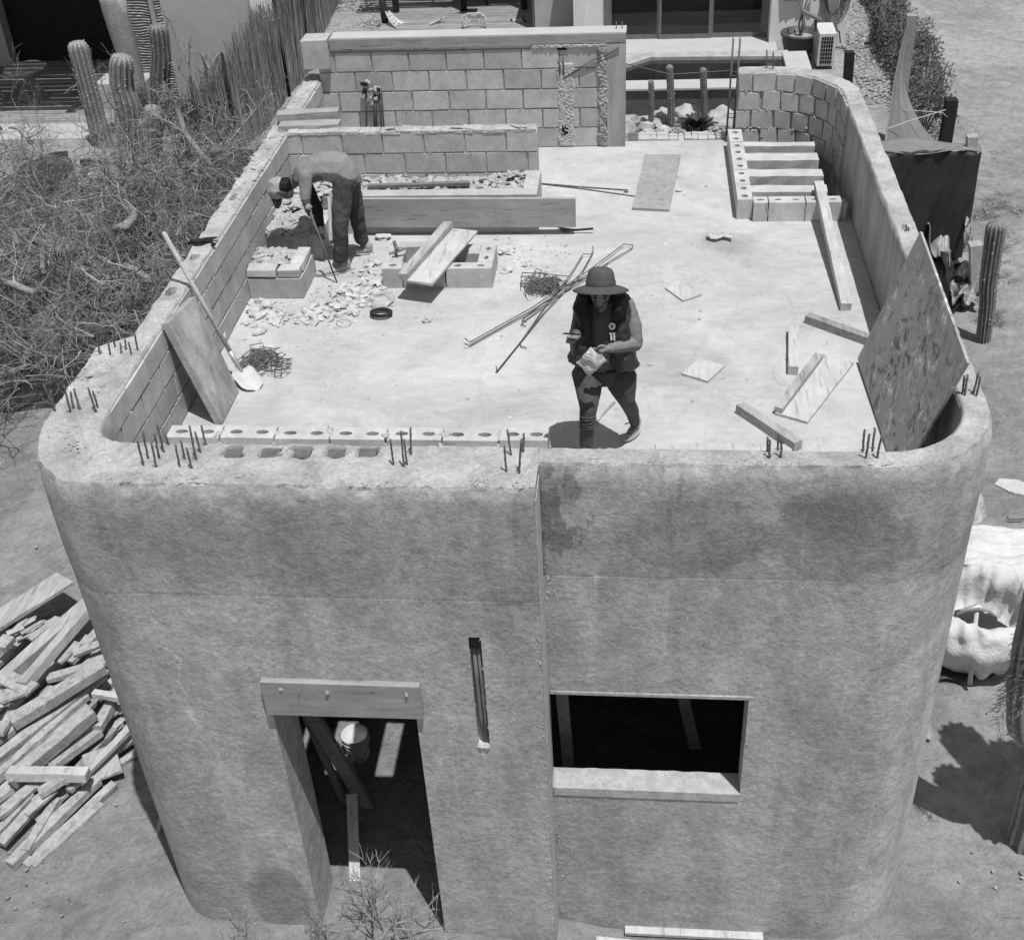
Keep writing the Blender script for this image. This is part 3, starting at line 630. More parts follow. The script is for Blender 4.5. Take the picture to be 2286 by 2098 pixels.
# ------------------------------------------------------------------ things on the roof
def holed_block(mb, c, L, W, H, n=2, rx=.055, ry=.022, axis='x', depth=.12, j=.002, ph=0):
    """hollow block: n oval cells open at the top; c = centre of the base"""
    cx, cy, cz = c; m = 20; zt = cz + H
    for k in range(n):
        x0 = -L / 2 + L * k / n; x1 = x0 + L / n; mx = (x0 + x1) / 2; o = []; i_ = []
        for q in range(m):
            a = 2 * math.pi * q / m + .01; ca, sa = math.cos(a), math.sin(a); s_ = min((L / n / 2) / abs(ca) if abs(ca) > 1e-6 else 9e9, (W / 2) / abs(sa) if abs(sa) > 1e-6 else 9e9)
            o.append((mx + ca * s_, sa * s_)); w_ = 1 + random.uniform(-.09, .09); i_.append((mx + ca * rx * w_, sa * ry * w_))
        # make sure rectangle corners are hit
        for sx in (x0, x1):
            for sy in (-W / 2, W / 2):
                k2 = min(range(m), key=lambda q: (o[q][0] - sx) ** 2 + (o[q][1] - sy) ** 2); o[k2] = (sx, sy)
        f = (lambda p, z: (cx + p[0], cy + p[1], z)) if axis == 'x' else (lambda p, z: (cx - p[1], cy + p[0], z))
        vs = [f(p, zt) for p in o] + [f(p, zt) for p in i_] + [f(p, zt - depth) for p in i_]
        mb.add(vs, [(q, (q + 1) % m, m + (q + 1) % m, m + q) for q in range(m)])
        mb.add(vs, [(m + q, m + (q + 1) % m, 2 * m + (q + 1) % m, 2 * m + q) for q in range(m)], True); mb.add(vs, [tuple(range(2 * m, 3 * m))])
    a, b = (L / 2, W / 2) if axis == 'x' else (W / 2, L / 2)
    v = [(cx + sx * a, cy + sy * b, z) for z in (cz, zt) for sx, sy in ((-1, -1), (1, -1), (1, 1), (-1, 1))]
    mb.add(v, [(0, 1, 5, 4), (1, 2, 6, 5), (2, 3, 7, 6), (3, 0, 4, 7)])
# front row of hollow blocks laid on the roof edge
P = empty('block_row', (-2, 7.18, RF), 'long row of pale hollow blocks mortared on the roof edge behind the front parapet', 'block row')
xs = -3.38
k = 0
while xs < -.66:
    L = min(.395, -.62 - xs); mb = MB(); hy = .016 + .004 * random.random()
    holed_block(mb, (xs + L / 2, 7.175 + random.uniform(-.006, .006), RF), L - .006, .155, .175 + random.uniform(-.003, .003), 2, .047, .025, 'x', .17)
    mb.build('block', M['block_light'], P)
    xs += L + .008; k += 1
    if xs < -.9:
        m2 = MB(); m2.rock((xs - .01, 7.175, RF + .165), .04, (.8, 1.7, .4), .35, 2, True); m2.rock((xs - .008, 7.09, RF + .12), .022, (.8, .5, 1.6), .4, 2, True); m2.rock((xs - .004, 7.175, RF + .09), .05, (.2, 1.4, 1.7), .2, 2)
        m2.build('mortar_joint', M['mortar_light'], P)
m3 = MB(); holed_block(m3, (-1.32, 6.95, RF), .12, .2, .16, 1, .03, .02); m3.build('block', M['block_light'], P)
# stair enclosure: column of blocks, front row, treads
P = empty('block_stair_curb', (1.2, 11.8, RF), 'L shaped curb of hollow blocks around the stair opening by the right wall', 'block curb')
y = 12.93
while y > 11.15:
    L = .365; mb = MB(); holed_block(mb, (.985, y - L / 2, RF), L - .008, .14, .2 + random.uniform(-.002, .002), 2, .03, .03, 'y'); mb.build('block', M['block_light'], P); y -= L
x = 1.058
for L in (.14, .34, .33):
    mb = MB(); holed_block(mb, (x + L / 2, 11.125, RF), L - .008, .145, .19, 2 if L > .2 else 1, .035, .016); mb.build('block', M['block_light'], P); x += L + .004
    m2 = MB(); m2.rock((x - .004, 11.055, RF + .09), .05, (.16, .2, 1.8), .3, 2); m2.build('mortar_joint', M['mortar'], P)
mb = MB(); mb.bx(x, 1.93, 11.06, 11.19, RF, RF + .17, .004); mb.build('block', M['block'], P, .006)
P = empty('formwork_step', (1.4, 12, 3.7), 'stack of concrete step beams spanning the stair opening inside the block curb', 'steps')
for y0, y1 in ((12.12, 12.32), (11.72, 11.90), (11.34, 11.50), (12.5, 12.62)):
    mb = MB(); mb.bar((1.055, (y0 + y1) / 2, 3.80), (1.78, (y0 + y1) / 2 - .01, 3.80), y1 - y0, .11, j=.004, n=5); mb.build('step_beam', M['block_light'], P)
mb = MB(); mb.bx(1.70, 1.765, 11.25, 12.85, 3.6, 3.742); mb.build('side_rail', M['plank_dark'], P)
# planter curb: front, left arm, end, rubble fill
P = empty('block_planter', (-2.5, 10.9, RF), 'L shaped planter of concrete blocks filled with broken rubble against the left wall', 'planter')
blk = MB(); blk.bx(-2.93, -.96, 10.845, 10.98, RF, 4.07, .003); blk.bx(-1.10, -.962, 10.98, 11.42, RF, 4.072, .003)
blk.build('front_curb', M['block'], P, .005)
am = MB(); am.bx(-3.42, -2.94, 9.53, 9.66, RF, 3.875, .004); am.bx(-3.05, -2.935, 9.66, 10.03, RF, 3.875, .004); am.bx(-3.05, -2.93, 10.3, 10.845, RF, 3.93, .004); am.build('side_curb', M['block'], P, .006)
am = MB(); am.bx(-3.42, -3.16, 9.525, 9.65, 3.885, 3.965, .008); am.bx(-3.14, -2.95, 9.528, 9.65, 3.885, 3.96, .008); am.bx(-3.06, -2.94, 9.65, 9.98, 3.885, 3.96, .008); am.build('curb_cap', M['block_light'], P, .01)
def heap(mb, x0, x1, y0, y1, zf, n, r0, r1, sq=(1.3, 1, .6)):
    for _ in range(n):
        x = random.uniform(x0, x1); y_ = random.uniform(y0, y1); r = random.uniform(r0, r1); mb.rock((x, y_, zf(x, y_)), r, sq, .5)
fl = MB()
heap(fl, -3.4, -1.1, 10.99, 11.4, lambda x, y_: 4.03 + .05 * noise.noise(Vector((x * 4, y_ * 4, 0))), 620, .012, .036)
heap(fl, -3.42, -3.06, 9.66, 9.98, lambda x, y_: 3.94 + .03 * noise.noise(Vector((x * 5, y_ * 5, 2))), 200, .012, .034)
heap(fl, -3.42, -3.04, 10.22, 11.0, lambda x, y_: 3.96 + .09 * (y_ - 10.2) + .04 * noise.noise(Vector((x * 5, y_ * 5, 2))), 420, .012, .036)
heap(fl, -3.42, -3.1, 9.98, 10.25, lambda x, y_: 3.78 + .02 * noise.noise(Vector((x * 5, y_ * 5, 2))), 110, .012, .03)
fl.bx(-3.42, -1.1, 10.99, 11.41, RF, 4.0); fl.bx(-3.42, -3.05, 9.66, 9.98, RF, 3.92); fl.bx(-3.42, -3.05, 10.26, 10.98, RF, 3.94)
tag(fl.build('rubble_fill', M['gravelfill'], P), kind='stuff')
# low ring of blocks
P = empty('block_ring', (-1.78, 9.95, RF), 'low rectangular ring of grey blocks under two planks in the middle of the roof', 'block ring')
def rb(x0, x1, y0, y1, h, n=0, ax='x', m='block'):
    mb = MB()
    if n: holed_block(mb, ((x0 + x1) / 2, (y0 + y1) / 2, RF), (x1 - x0) if ax == 'x' else (y1 - y0), (y1 - y0) if ax == 'x' else (x1 - x0), h, n, .035, .02, ax, .08)
    else: mb.bx(x0, x1, y0, y1, RF, RF + h, .005)
    mb.build('block', M[m], P, 0 if n else .008)
rb(-2.26, -2.085, 9.72, 9.86, .19, 1); rb(-2.08, -1.70, 9.72, 9.84, .19); rb(-1.69, -1.285, 9.72, 9.84, .19, 2); rb(-1.42, -1.285, 9.845, 10.2, .19, 2, 'y'); rb(-1.53, -1.425, 10.04, 10.16, .18)
rb(-2.23, -2.12, 9.865, 10.2, .15, 0); rb(-2.2, -1.75, 10.205, 10.31, .17); rb(-1.74, -1.3, 10.205, 10.31, .14, 2)
# boards and planks -----------------------------------------------------------
def plank(name, label, p0, p1, wd, h, m='plank', cat='plank', group=None, up=(0, 0, 1), bevel=.003):
    mb = MB(); mb.bar(p0, p1, wd, h, up, .002, 6); return one(name, mb, M[m], label, cat, group, 0)
V3 = Vector
mb = MB(); mb.bar((-2.64, 10.80, 3.92), (-.60, 10.80, 3.905), .04, .285, j=.002, n=8); one('formwork_board', mb, M['plank_x'], 'wide dark grey board standing on edge in front of the rubble planter', 'board')
plank('plank', 'thick narrow plank lying across the block ring', (-2.02, 9.46, 3.925), (-1.755, 10.46, 3.95), .085, .055, 'plank')
plank('plank', 'wide thin plank with a slanted end lying across the block ring', (-1.88, 9.42, 3.885), (-1.60, 10.42, 3.905), .25, .022, 'plank_pale')
plank('beam', 'long square timber resting on the block curb by the right wall', (1.705, 9.30, 3.715), (1.685, 11.35, 3.925), .085, .07, 'plank_pale', 'timber')
plank('plank', 'dark squared timber lying near the right wall, its end behind the plywood sheet', (1.37, 9.12, 3.715), (1.86, 8.72, 3.715), .075, .07, 'plank_dark', 'timber')
plank('plank', 'short pale timber lying straight between the dark timber and the wide plank', (1.24, 8.93, 3.72), (1.18, 8.28, 3.72), .075, .075, 'plank_pale', 'timber')
plank('plank', 'wide pale plank with chipped edge lying on the roof left of the plywood', V3((1.11, 7.66, 3.693)), V3((1.55, 8.5, 3.693)), .25, .022, 'plank_pale')
plank('batten', 'short batten lying along the left edge of the wide pale plank', (1.02, 7.72, 3.725), (1.40, 8.5, 3.725), .065, .04, 'plank')
plank('plank', 'dark sided timber lying diagonally by the front parapet', (.745, 7.76, 3.72), (1.12, 7.27, 3.72), .075, .075, 'plank', 'timber')
plank('thin_board', 'thin pale board lying flat behind the front parapet', (.13, 7.28, 3.69), (1.08, 7.28, 3.69), .085, .018, 'plank_pale', 'board')
def sheet(name, label, pts, t, m, cat, n=None, bev=0):
    mb = MB(); q = [V3(p) for p in pts]; nn = n or (q[1] - q[0]).cross(q[2] - q[1]); mb.slab(q, nn, t); return one(name, mb, M[m], label, cat, None, bev)
sheet('wood_square', 'small square of pale wood lying flat in the middle right of the roof', [(.33, 8.27, 3.682), (.53, 8.155, 3.682), (.67, 8.39, 3.682), (.48, 8.50, 3.682)], .018, 'plank_pale', 'board')
sheet('wood_square', 'thin pale square leaning on its dark edge in the middle of the roof', [(.22, 9.69, 3.682), (.37, 9.45, 3.682), (.53, 9.56, 3.682), (.37, 9.75, 3.682)], .018, 'plank_pale', 'board')
sheet('wood_board', 'grey rectangular plywood panel lying flat near the rear opening', [(-.08, 11.34, 3.683), (.28, 11.29, 3.683), (.42, 12.69, 3.683), (.04, 12.70, 3.683)], .022, 'ply', 'plywood')
# diamond plywood sheet leaning into the front right corner
q = [V3((1.74, 6.89, 3.69)), V3((1.965, 6.62, 4.79)), None, S('G', 1118, 965, 3.72)]
n0 = (q[1] - q[0]).cross(q[3] - q[0]); r_ = ray('G', 1455, 282); q[2] = CAM + r_ * ((q[0] - CAM).dot(n0) / r_.dot(n0))
nn = (q[1] - q[0]).cross(q[3] - q[0]).normalized()
if nn.x > 0: nn = -nn
def patchy():
    t = NT('plaster_spattered_plywood', .9, .2)
    vv = t.mapv((26, 9, 9), rot=(0, 0, .2)); n1 = t.noise(1.0, 8, .75, vv, .6); n2 = t.noise(3.2, 5, .6)
    f = t.rng(t.noise(2.4, 6, .6), .3, .7, .36, .44)
    msk = t.rng(n2, .38, .55, 0, 1)
    cen = t.ell((1.80, 7.4, 4.3), (.8, .95, .8), .4, .3)
    d = t.math('MULTIPLY', t.math('MULTIPLY', t.rng(n1, .42, .48, 1, 0), msk), cen); l = t.math('MULTIPLY', t.math('MULTIPLY', t.rng(n1, .55, .60, 0, 1), msk), cen)
    f = t.math('ADD', t.math('MULTIPLY', f, t.rng(d, 0, 1, 1, .38)), t.math('MULTIPLY', l, .38)); t.color(f); t.bump(n1, .8, .02); return t.m
M['patchy'] = patchy()
mb = MB(); mb.slab(q, -nn, .018); pl = one('plywood_sheet', mb, M['patchy'], 'large plywood sheet spattered with plaster standing on its corner against the right parapet', 'plywood')
# thick slab leaning on the left parapet
p_ = [S('E', 1430, 1282, 3.69), S('E', 1535, 1072, 3.69), S('E', 1252, 462, 4.53), S('E', 1080, 632, 4.52)]
nn = (p_[1] - p_[0]).cross(p_[3] - p_[0]).normalized()
if nn.x < 0: nn = -nn
M['slabm'] = simple('slab_face', .34, .35, 5, .8, .014, 26, stretch=(1, 1.6, .8), big=.2)
mb = MB(); mb.slab(p_, -nn, .062)
one('concrete_slab', mb, M['slabm'], 'thick rectangular slab leaning against the left parapet beside the shovel', 'slab', bevel=.006)
# shovel
sv = empty('shovel', (-3.1, 8.1, RF), 'long handled shovel leaning over the left parapet with its blade on the roof', 'shovel')
a = V3((-3.17, 8.21, 3.82)); b = V3((-3.54, 8.27, 4.90)); mb = MB(); mb.tube([a, a.lerp(b, .5), b, b + (b - a).normalized() * .01], [.019, .0175, .018, .008], 10); mb.build('handle', M['plank_pale'], sv)
mb = MB(); mb.tube([V3((-3.12, 8.17, 3.745)), a, a + (b - a) * .09], [.012, .02, .022], 10); mb.build('socket', M['steel'], sv)
mb = MB(); vs = []; nn_ = 9; mm = 7; c0 = V3((-3.135, 8.18, 3.76)); tip = V3((-2.985, 8.03, 3.685)); ax = (tip - c0); L = ax.length; ax.normalize(); sd = ax.cross(V3((0, 0, 1))).normalized(); up = sd.cross(ax)
for i in range(nn_):
    t = i / (nn_ - 1); w_ = .095 * (1 if t < .6 else math.sqrt(max(0, 1 - ((t - .6) / .42) ** 2))) * (1 if t > .08 else .8)
    for k in range(mm):
        s_ = k / (mm - 1) * 2 - 1; vs.append(c0 + ax * (t * L * 1.1) + sd * (s_ * w_) + up * (.022 * s_ * s_ - .01 * math.sin(t * 3)))
mb.add(vs, [(i * mm + k, i * mm + k + 1, (i + 1) * mm + k + 1, (i + 1) * mm + k) for i in range(nn_ - 1) for k in range(mm - 1)], True)
o = mb.build('blade', flat('shiny_shovel_steel', .5, .5, .3), sv); md = o.modifiers.new('s', 'SOLIDIFY'); md.thickness = .004
# white cup on the ledge and a glove on the wall
mb = MB(); mb.tube([S('E', 770, 1375, 3.75), S('E', 850, 1378, 3.75)], [.022, .017], 10); one('plastic_cup', mb, M['white_paint'], 'small white plastic cup lying in the front left corner', 'cup')
mb = MB(); mb.rock(S('E', 1290, 110, TP + .02), .06, (1.6, .7, .35), .5, 3, True); mb.rock(S('E', 1370, 130, TP + .02), .02, (1, 1, .8), .3, 2, True); one('work_glove', mb, M['tee_dark'], 'dark work glove lying on the left parapet', 'glove')
mb = MB(); mb.lathe(S('E', 1430, 770, RF) , [(.001, .10), (.035, .10), (.04, .105), (.034, 0), (.001, 0)], 16); one('can', mb, M['white2'], 'small can standing at the foot of the left wall behind the slab', 'can')
# stirrup piles and long hooked bars
def stirrups(c, n, r, sx, sy, seed):
    random.seed(seed); mb = MB(); c = V3(c)
    for _ in range(n):
        a = random.uniform(0, math.pi); ca, sa = math.cos(a), math.sin(a); L = random.uniform(.10, .17); Wd = random.uniform(.05, .1); o = V3((random.gauss(0, r), random.gauss(0, r * .8), random.uniform(.008, .05)))
        tl = random.uniform(-.25, .25); pts = []
        for u, v in ((-1, -1), (1, -1), (1, 1), (-1, 1), (-1, -1.0), (-.7, -.7)):
            x, y_ = u * L / 2, v * Wd / 2; pts.append(c + o + V3(((x * ca - y_ * sa) * sx, (x * sa + y_ * ca) * sy, .01 + abs(tl) * .05 + tl * u * .03)))
        mb.tube(pts, .0042, 4)
    return mb
one('stirrup_pile', stirrups((-3.02, 8.42, RF), 42, .09, 1, 1, 3), M['rust'], 'tangled pile of small bent steel stirrups beside the shovel blade', 'steel stirrups')
one('stirrup_pile', stirrups((-.86, 9.72, RF), 40, .075, .9, 1.5, 5), M['rust'], 'tangled pile of small bent steel stirrups under the long hooked bars', 'steel stirrups')
random.seed(11)
def zb(l, z=3.69, r=.0062): return [S('Z', *q, z) for q in l]
bars = [('straight dark bar with a hook lying lowest in the bundle of bars', [((332, 1130), 3.74), ((335, 1170), 3.695), ((660, 765), 3.70), ((925, 480), 3.715), ((998, 350), 3.70), ((997, 308), 3.735)]),
        ('long looped bar with a rounded end reaching past the hat', [((115, 938), 3.73), ((150, 967), 3.70), ((560, 740), 3.705), ((960, 480), 3.715), ((1210, 293), 3.71), ((1275, 300), 3.705), ((1265, 322), 3.70), ((1000, 480), 3.7), ((800, 590), 3.70)]),
        ('hooked bar lying beside the long looped bar', [((118, 980), 3.72), ((150, 992), 3.69), ((560, 760), 3.70), ((900, 560), 3.70), ((1100, 430), 3.70)]),
        ('bent bar with a square hook at its far end', [((540, 825), 3.69), ((510, 818), 3.69), ((525, 795), 3.69), ((700, 670), 3.71), ((830, 520), 3.72), ((930, 362), 3.71), ((985, 362), 3.70), ((998, 345), 3.70)]),
        ('thin bar with a crook at its near end', [((535, 855), 3.69), ((503, 847), 3.69), ((520, 825), 3.69), ((720, 680), 3.70), ((930, 520), 3.70)]),
        ('short hooked bar crossing the dark straight bar', [((540, 1005), 3.69), ((500, 995), 3.69), ((500, 965), 3.69), ((690, 690), 3.70), ((820, 540), 3.72)]),
        ('thin bar with a bent end lying across the stirrups', [((508, 515), 3.69), ((512, 490), 3.72), ((640, 495), 3.73), ((830, 515), 3.73)]),
        ('short bent wire at the left of the stirrup pile', [((505, 565), 3.69), ((560, 568), 3.70), ((640, 555), 3.73), ((680, 490), 3.73)])]
for lb_, l in bars:
    mb = MB(); mb.tube([S('Z', *p, z + .004) for p, z in l], .005, 6); one('steel_bar', mb, M['rust'], lb_, 'steel bar', 'bent steel bars in the middle of the roof')
mb = MB(); mb.tube([S('B', 1520, 960, 3.69), S('B', 1740, 978, 3.69), S('B', 1970, 994, 3.69), S('B', 1972, 1005, 3.69), S('B', 1950, 1003, 3.69)], .006, 5); one('steel_bar', mb, M['rust'], 'thin hooked bar on the floor ending left of the plywood panel', 'steel bar')
mb = MB(); mb.tube([S('B', 1520, 962, 3.688), S('B', 1740, 988, 3.688), S('B', 2012, 1027, 3.688)], .006, 5); one('steel_bar', mb, M['rust'], 'thin straight bar on the floor touching the plywood panel', 'steel bar')
mb = MB(); mb.tube([S('N', 412, 1570, 3.69), S('N', 500, 1468, 3.69), S('N', 585, 1385, 3.69)], .008, 6); one('steel_bar', mb, M['steel'], 'grey rod lying on the floor behind the woman', 'rod')
# coil of wire and loose cord
mb = MB()
c = S('D', 1100, 1190, 3.70)
for k in range(26):
    r1 = random.uniform(.075, .10); r2 = random.uniform(.05, .075); dz = random.uniform(0, .03); ph = random.uniform(0, 6)
    mb.tube([c + V3((r1 * math.cos(t * .35 + ph) + random.uniform(-.003, .003), r2 * math.sin(t * .35 + ph), dz)) for t in range(19)], .0028, 4)
one('wire_coil', mb, M['darksteel'], 'coil of dark tie wire lying below the block ring', 'wire coil')
mb = MB(); pts = []
for t in range(60): pts.append(S('D', 1080 + 80 * math.cos(t * .42) + t * .6, 1100 + 42 * math.sin(t * .42) - t * .4, 3.69 + .012 * (t % 3)))
mb.tube(pts, .004, 5); mb.tube([S('D', 800 + 50 * (1 - math.cos(t * .5)) , 1240 + 26 * math.sin(t * .5), 3.70) for t in range(13)], .004, 5)
one('cord', mb, M['rope'], 'loose loops of pale cord lying among the rubble by the wire coil', 'cord')
# pliers / hammer on the ring, trowel, small things
ham = empty('hammer', S('D', 1200, 750, RF), 'small hammer lying at the left rear of the block ring', 'hammer')
mb = MB(); mb.bar(S('D', 1150, 790, 3.87), S('D', 1265, 752, 3.90), .02, .02); mb.build('handle', M['plank_dark'], ham); mb = MB(); mb.bar(S('D', 1185, 715, 3.90), S('D', 1205, 770, 3.90), .028, .035); mb.build('head', M['rust'], ham)
tw = empty('trowel', S('B', 1650, 1200, RF), 'black trowel lying on the floor under the end of the wide board', 'trowel')
mb = MB(); mb.slab([S('B', 1600, 1188, 3.70), S('B', 1640, 1215, 3.69), S('B', 1690, 1200, 3.70)], (0, 0, 1), .006); mb.build('blade', M['rust'], tw); mb = MB(); mb.tube([S('B', 1680, 1205, 3.71), S('B', 1790, 1196, 3.73)], .011, 6); mb.build('handle', M['tee_dark'], tw)
mb = MB(); mb.bar((-2.6, 11.03, 4.085), (-1.62, 11.08, 4.085), .05, .03, n=4, j=.002); one('metal_channel', mb, M['alu'], 'bright metal channel lying on the rubble behind the wide board', 'metal profile')
st = MB(); st.bar(S('D', 760, 410, 4.1), S('D', 770, 700, 3.72) + V3((0, -.0, 0)), .07, .03, (1, 0, 0)); one('short_board', st, M['plank_pale'], 'pale short board standing against the planter behind the worker', 'board')
st = MB(); p0, p1 = S('A', 1640, 690, 4.54), S('A', 2005, 668, 4.54); st.bar(p0, p1, .14, .075, n=4, j=.003); one('wood_beam', st, M['plank_x'], 'upper of the two short beams stacked on the left wall', 'timber')
st = MB(); p0, p1 = S('A', 1655, 742, 4.50), S('A', 2010, 732, 4.50); st.bar(p0 - V3((0, 0, .01)), p1 - V3((0, 0, .01)), .15, .055, n=4, j=.003); one('wood_beam', st, M['plank_x'], 'lower of the two short beams stacked on the left wall', 'timber')
# plastic sheet scrap on the floor
mb = MB(); c = S('G', 375, 315, 3.70)
for i in range(9):
    for k in range(14):
        u = k / 13 - .5; v = i / 8 - .5; mb.v.append(tuple(c + V3((u * .23, v * .09 + .02 * math.sin(u * 9), .012 + .035 * abs(noise.noise(V3((u * 9, v * 7, 1)))))))); 
for i in range(8):
    for k in range(13): mb.f.append([i * 14 + k, i * 14 + k + 1, i * 14 + k + 15, i * 14 + k + 14]); mb.sm.append(True); mb.mi.append(0)
o = one('plastic_bag', mb, M['bag'], 'crumpled clear plastic bag lying on the roof below the stair curb', 'plastic bag'); o.modifiers.new('s', 'SOLIDIFY').thickness = .002
# tools leaning on the rear wall: harness / straps with a cloth on top
tl = empty('hanging_tools', SY('B', 640, 600, 12.9), 'bundle of dark pipes wrapped with cloth leaning on the rear block wall', 'tool bundle')
mb = MB()
for xx in (605, 652, 672, 684): mb.tube([SY('B', xx + (14 if xx > 660 else 0), 700, 12.75) , SY('B', xx - 2, 475, 12.96)], .022 if xx in (652,) else .010, 7)
mb.build('pipe', M['darksteel'], tl)
mb = MB()
for xx, yy, r_ in ((598, 440, .045), (612, 470, .04), (588, 480, .03), (655, 475, .05), (672, 470, .03), (660, 520, .045), (628, 515, .03), (640, 550, .03)): mb.rock(SY('B', xx, yy, 12.93), r_, (1, .6, 1.1), .6, 2, True)
mb.build('cloth_wrap', M['cap'], tl)
mb = MB(); mb.rock(SY('B', 594, 440, 12.9), .04, (1.2, .6, .7), .5, 2, True); mb.rock(SY('B', 592, 480, 12.9), .03, (1, .6, .8), .5, 2, True); mb.rock(SY('B', 665, 468, 12.9), .03, (1.3, .6, .6), .5, 2, True); mb.build('dark_grip', M['tee_dark'], tl)
# rubble chunks (individually)
chunks = [(300, 1100, .045), (330, 1140, .05), (260, 1180, .055), (390, 1110, .03), (300, 1200, .05), (380, 1210, .05), (440, 1200, .04), (400, 1240, .05), (470, 1225, .03), (230, 1120, .03), (290, 1310, .04), (320, 1290, .03), (580, 1240, .045), (600, 1215, .04), (650, 1200, .05), (690, 1170, .05), (640, 1150, .04), (700, 1210, .04), (745, 1160, .045), (800, 1150, .055), (840, 1130, .05), (900, 1160, .055), (930, 1180, .045), (880, 1100, .04), (940, 1110, .05), (980, 1120, .045), (860, 1040, .06), (920, 1060, .07), (870, 1010, .05), (905, 1035, .06), (960, 1045, .06), (610, 1180, .05), (660, 1240, .04), (720, 1130, .045), (560, 1200, .04), (350, 1180, .04), (270, 1145, .045), (420, 1165, .035), (1045, 905, .045), (1075, 955, .04), (1000, 1045, .05), (1020, 1125, .035), (780, 1060, .035), (850, 1190, .05), (770, 1225, .035), (975, 1070, .045), (1010, 1010, .045), (1030, 960, .04), (1060, 980, .05), (980, 970, .04), (940, 990, .045), (1010, 880, .05), (1020, 850, .04), (1080, 930, .05), (1095, 1000, .04), (1050, 1040, .04), (1110, 1020, .03), (960, 930, .03), (1060, 850, .045), (1085, 850, .03), (760, 1110, .03), (735, 1190, .04), (780, 1190, .035), (820, 1090, .03), (700, 1110, .025), (500, 1190, .025), (530, 1210, .02), (210, 1250, .03), (250, 1270, .02), (180, 1250, .02), (450, 1250, .02), (930, 1020, .03), (1040, 1085, .03)]
for i, (x, y_, r_) in enumerate(chunks):
    mb = MB(); sq = (random.uniform(1, 1.5), random.uniform(.7, 1), random.uniform(.5, .8)); r_ *= 1.0
    mb.rock(S('D', x, y_, RF + r_ * .35), r_, sq, .5, 2 if r_ > .035 else 1); one('rubble_chunk', mb, M['rubble'], ('large' if r_ > .039 else 'medium sized' if r_ > .027 else 'small') + ' broken concrete chunk ' + ('by the front face of the planter near the left wall' if x < 500 else 'in the middle of the rubble below the worker' if x < 760 else 'among the rubble close to the wire coil' if y_ > 1090 else 'piled against the left end of the block ring' if x > 940 else 'just in front of the worker'), 'rubble', 'broken concrete chunks around the worker')
for lb_, c_, x, y_, r_ in (('broken block lump at the right of the block ring', 'D', 1905, 780, .06), ('pointed broken lump below the right end of the block ring', 'D', 1930, 895, .055), ('flat broken piece right of the block ring by the bars', 'Z', 540, 435, .045),
                       ('row of flat broken brick pieces in front of the wide board', 'D', 1110, 680, .07), ('small round stone alone below the wire coil', 'D', 1405, 1225, .045), ('small dark lump beside the plywood panel', 'C', 518, 826, .04)):
    mb = MB(); mb.rock(S(c_, x, y_, RF + r_ * .3), r_ * .8, (1.3, .9, .6), .55, 2); one('rubble_chunk', mb, M['rubble'], lb_, 'rubble')
dm = MB()
for _ in range(1100):
    q = random.random()
    if q < .45: x, y_ = random.gauss(-2.75, .35), random.gauss(9.5, .35)
    elif q < .75: x, y_ = random.gauss(-1.5, .5), random.gauss(10.35, .22)
    else: x, y_ = random.uniform(-3.3, 1.6), random.uniform(7.4, 12.8)
    if x < -3.38 or (x < -2.9 and y_ > 9.5) or (y_ > 10.8 and x < -.9): continue
    dm.rock((x, y_, RF + .002), abs(random.gauss(0, .008)) + .002, (1.3, 1, .6), .5, 1)
tag(dm.build('floor_crumbs', M['rubble']), 'scattered concrete crumbs on the roof floor', 'crumbs', kind='stuff')
# row of bricks set in the rear edge of the roof
P = empty('brick_edge', (.4, 13.25, RF), 'row of pale bricks set on edge along the rear opening of the roof', 'brick edging')
x = -.15
while x < .93:
    w_ = random.uniform(.06, .14); mb = MB(); mb.bx(x, x + w_ - .008, 13.16, 13.36, 3.5, 3.69 + random.uniform(-.01, .01), .006); mb.build('brick', M['white2'] if x > -.08 else M['rust'], P); x += w_
# ------------------------------------------------------------------ the woman walking with a phone
W = empty('person', (-.22, 7.22, RF), 'person in a wide brimmed hat and dark vest walking while looking at a phone', 'person')
def NY(x, y, Y): return SY('N', x, y, Y)
hd = NY(455, 385, 7.14); RH = NY(235, 800, 6.97); LH = NY(425, 900, 6.96)
rs = NY(285, 505, 7.22); ls = NY(690, 500, 7.24); re = NY(232, 745, 7.16); le = NY(770, 850, 7.17)
hipR = NY(325, 1120, 7.22); hipL = NY(640, 1130, 7.25); knR = NY(345, 1440, 7.06); anR = NY(322, 1850, 7.03); knL = NY(690, 1370, 7.22); anL = NY(765, 1570, 7.43)
body = [[(hd + V3((0, 0, .02)), (.078, .09, .10)), (hd + V3((0, -.02, -.045)), (.055, .06, .055))], [(hd + V3((0, .02, -.04)), .05), (NY(460, 530, 7.2), (.05, .05, .05))],
        [(NY(460, 545, 7.22), (.10, .065, .05)), (NY(480, 760, 7.22), (.125, .09, .1)), (NY(490, 1010, 7.23), (.13, .095, .08))],
        [(rs, .045), (re, .036), (RH + V3((.0, .04, -.01)), .026)], [(ls, .05), (le, .042), (NY(540, 895, 7.0), .03)],
        [(hipR, .06), (knR, .036), (anR + V3((0, .03, .02)), .026)], [(hipL, .06), (knL, .036), (anL, .022)]]
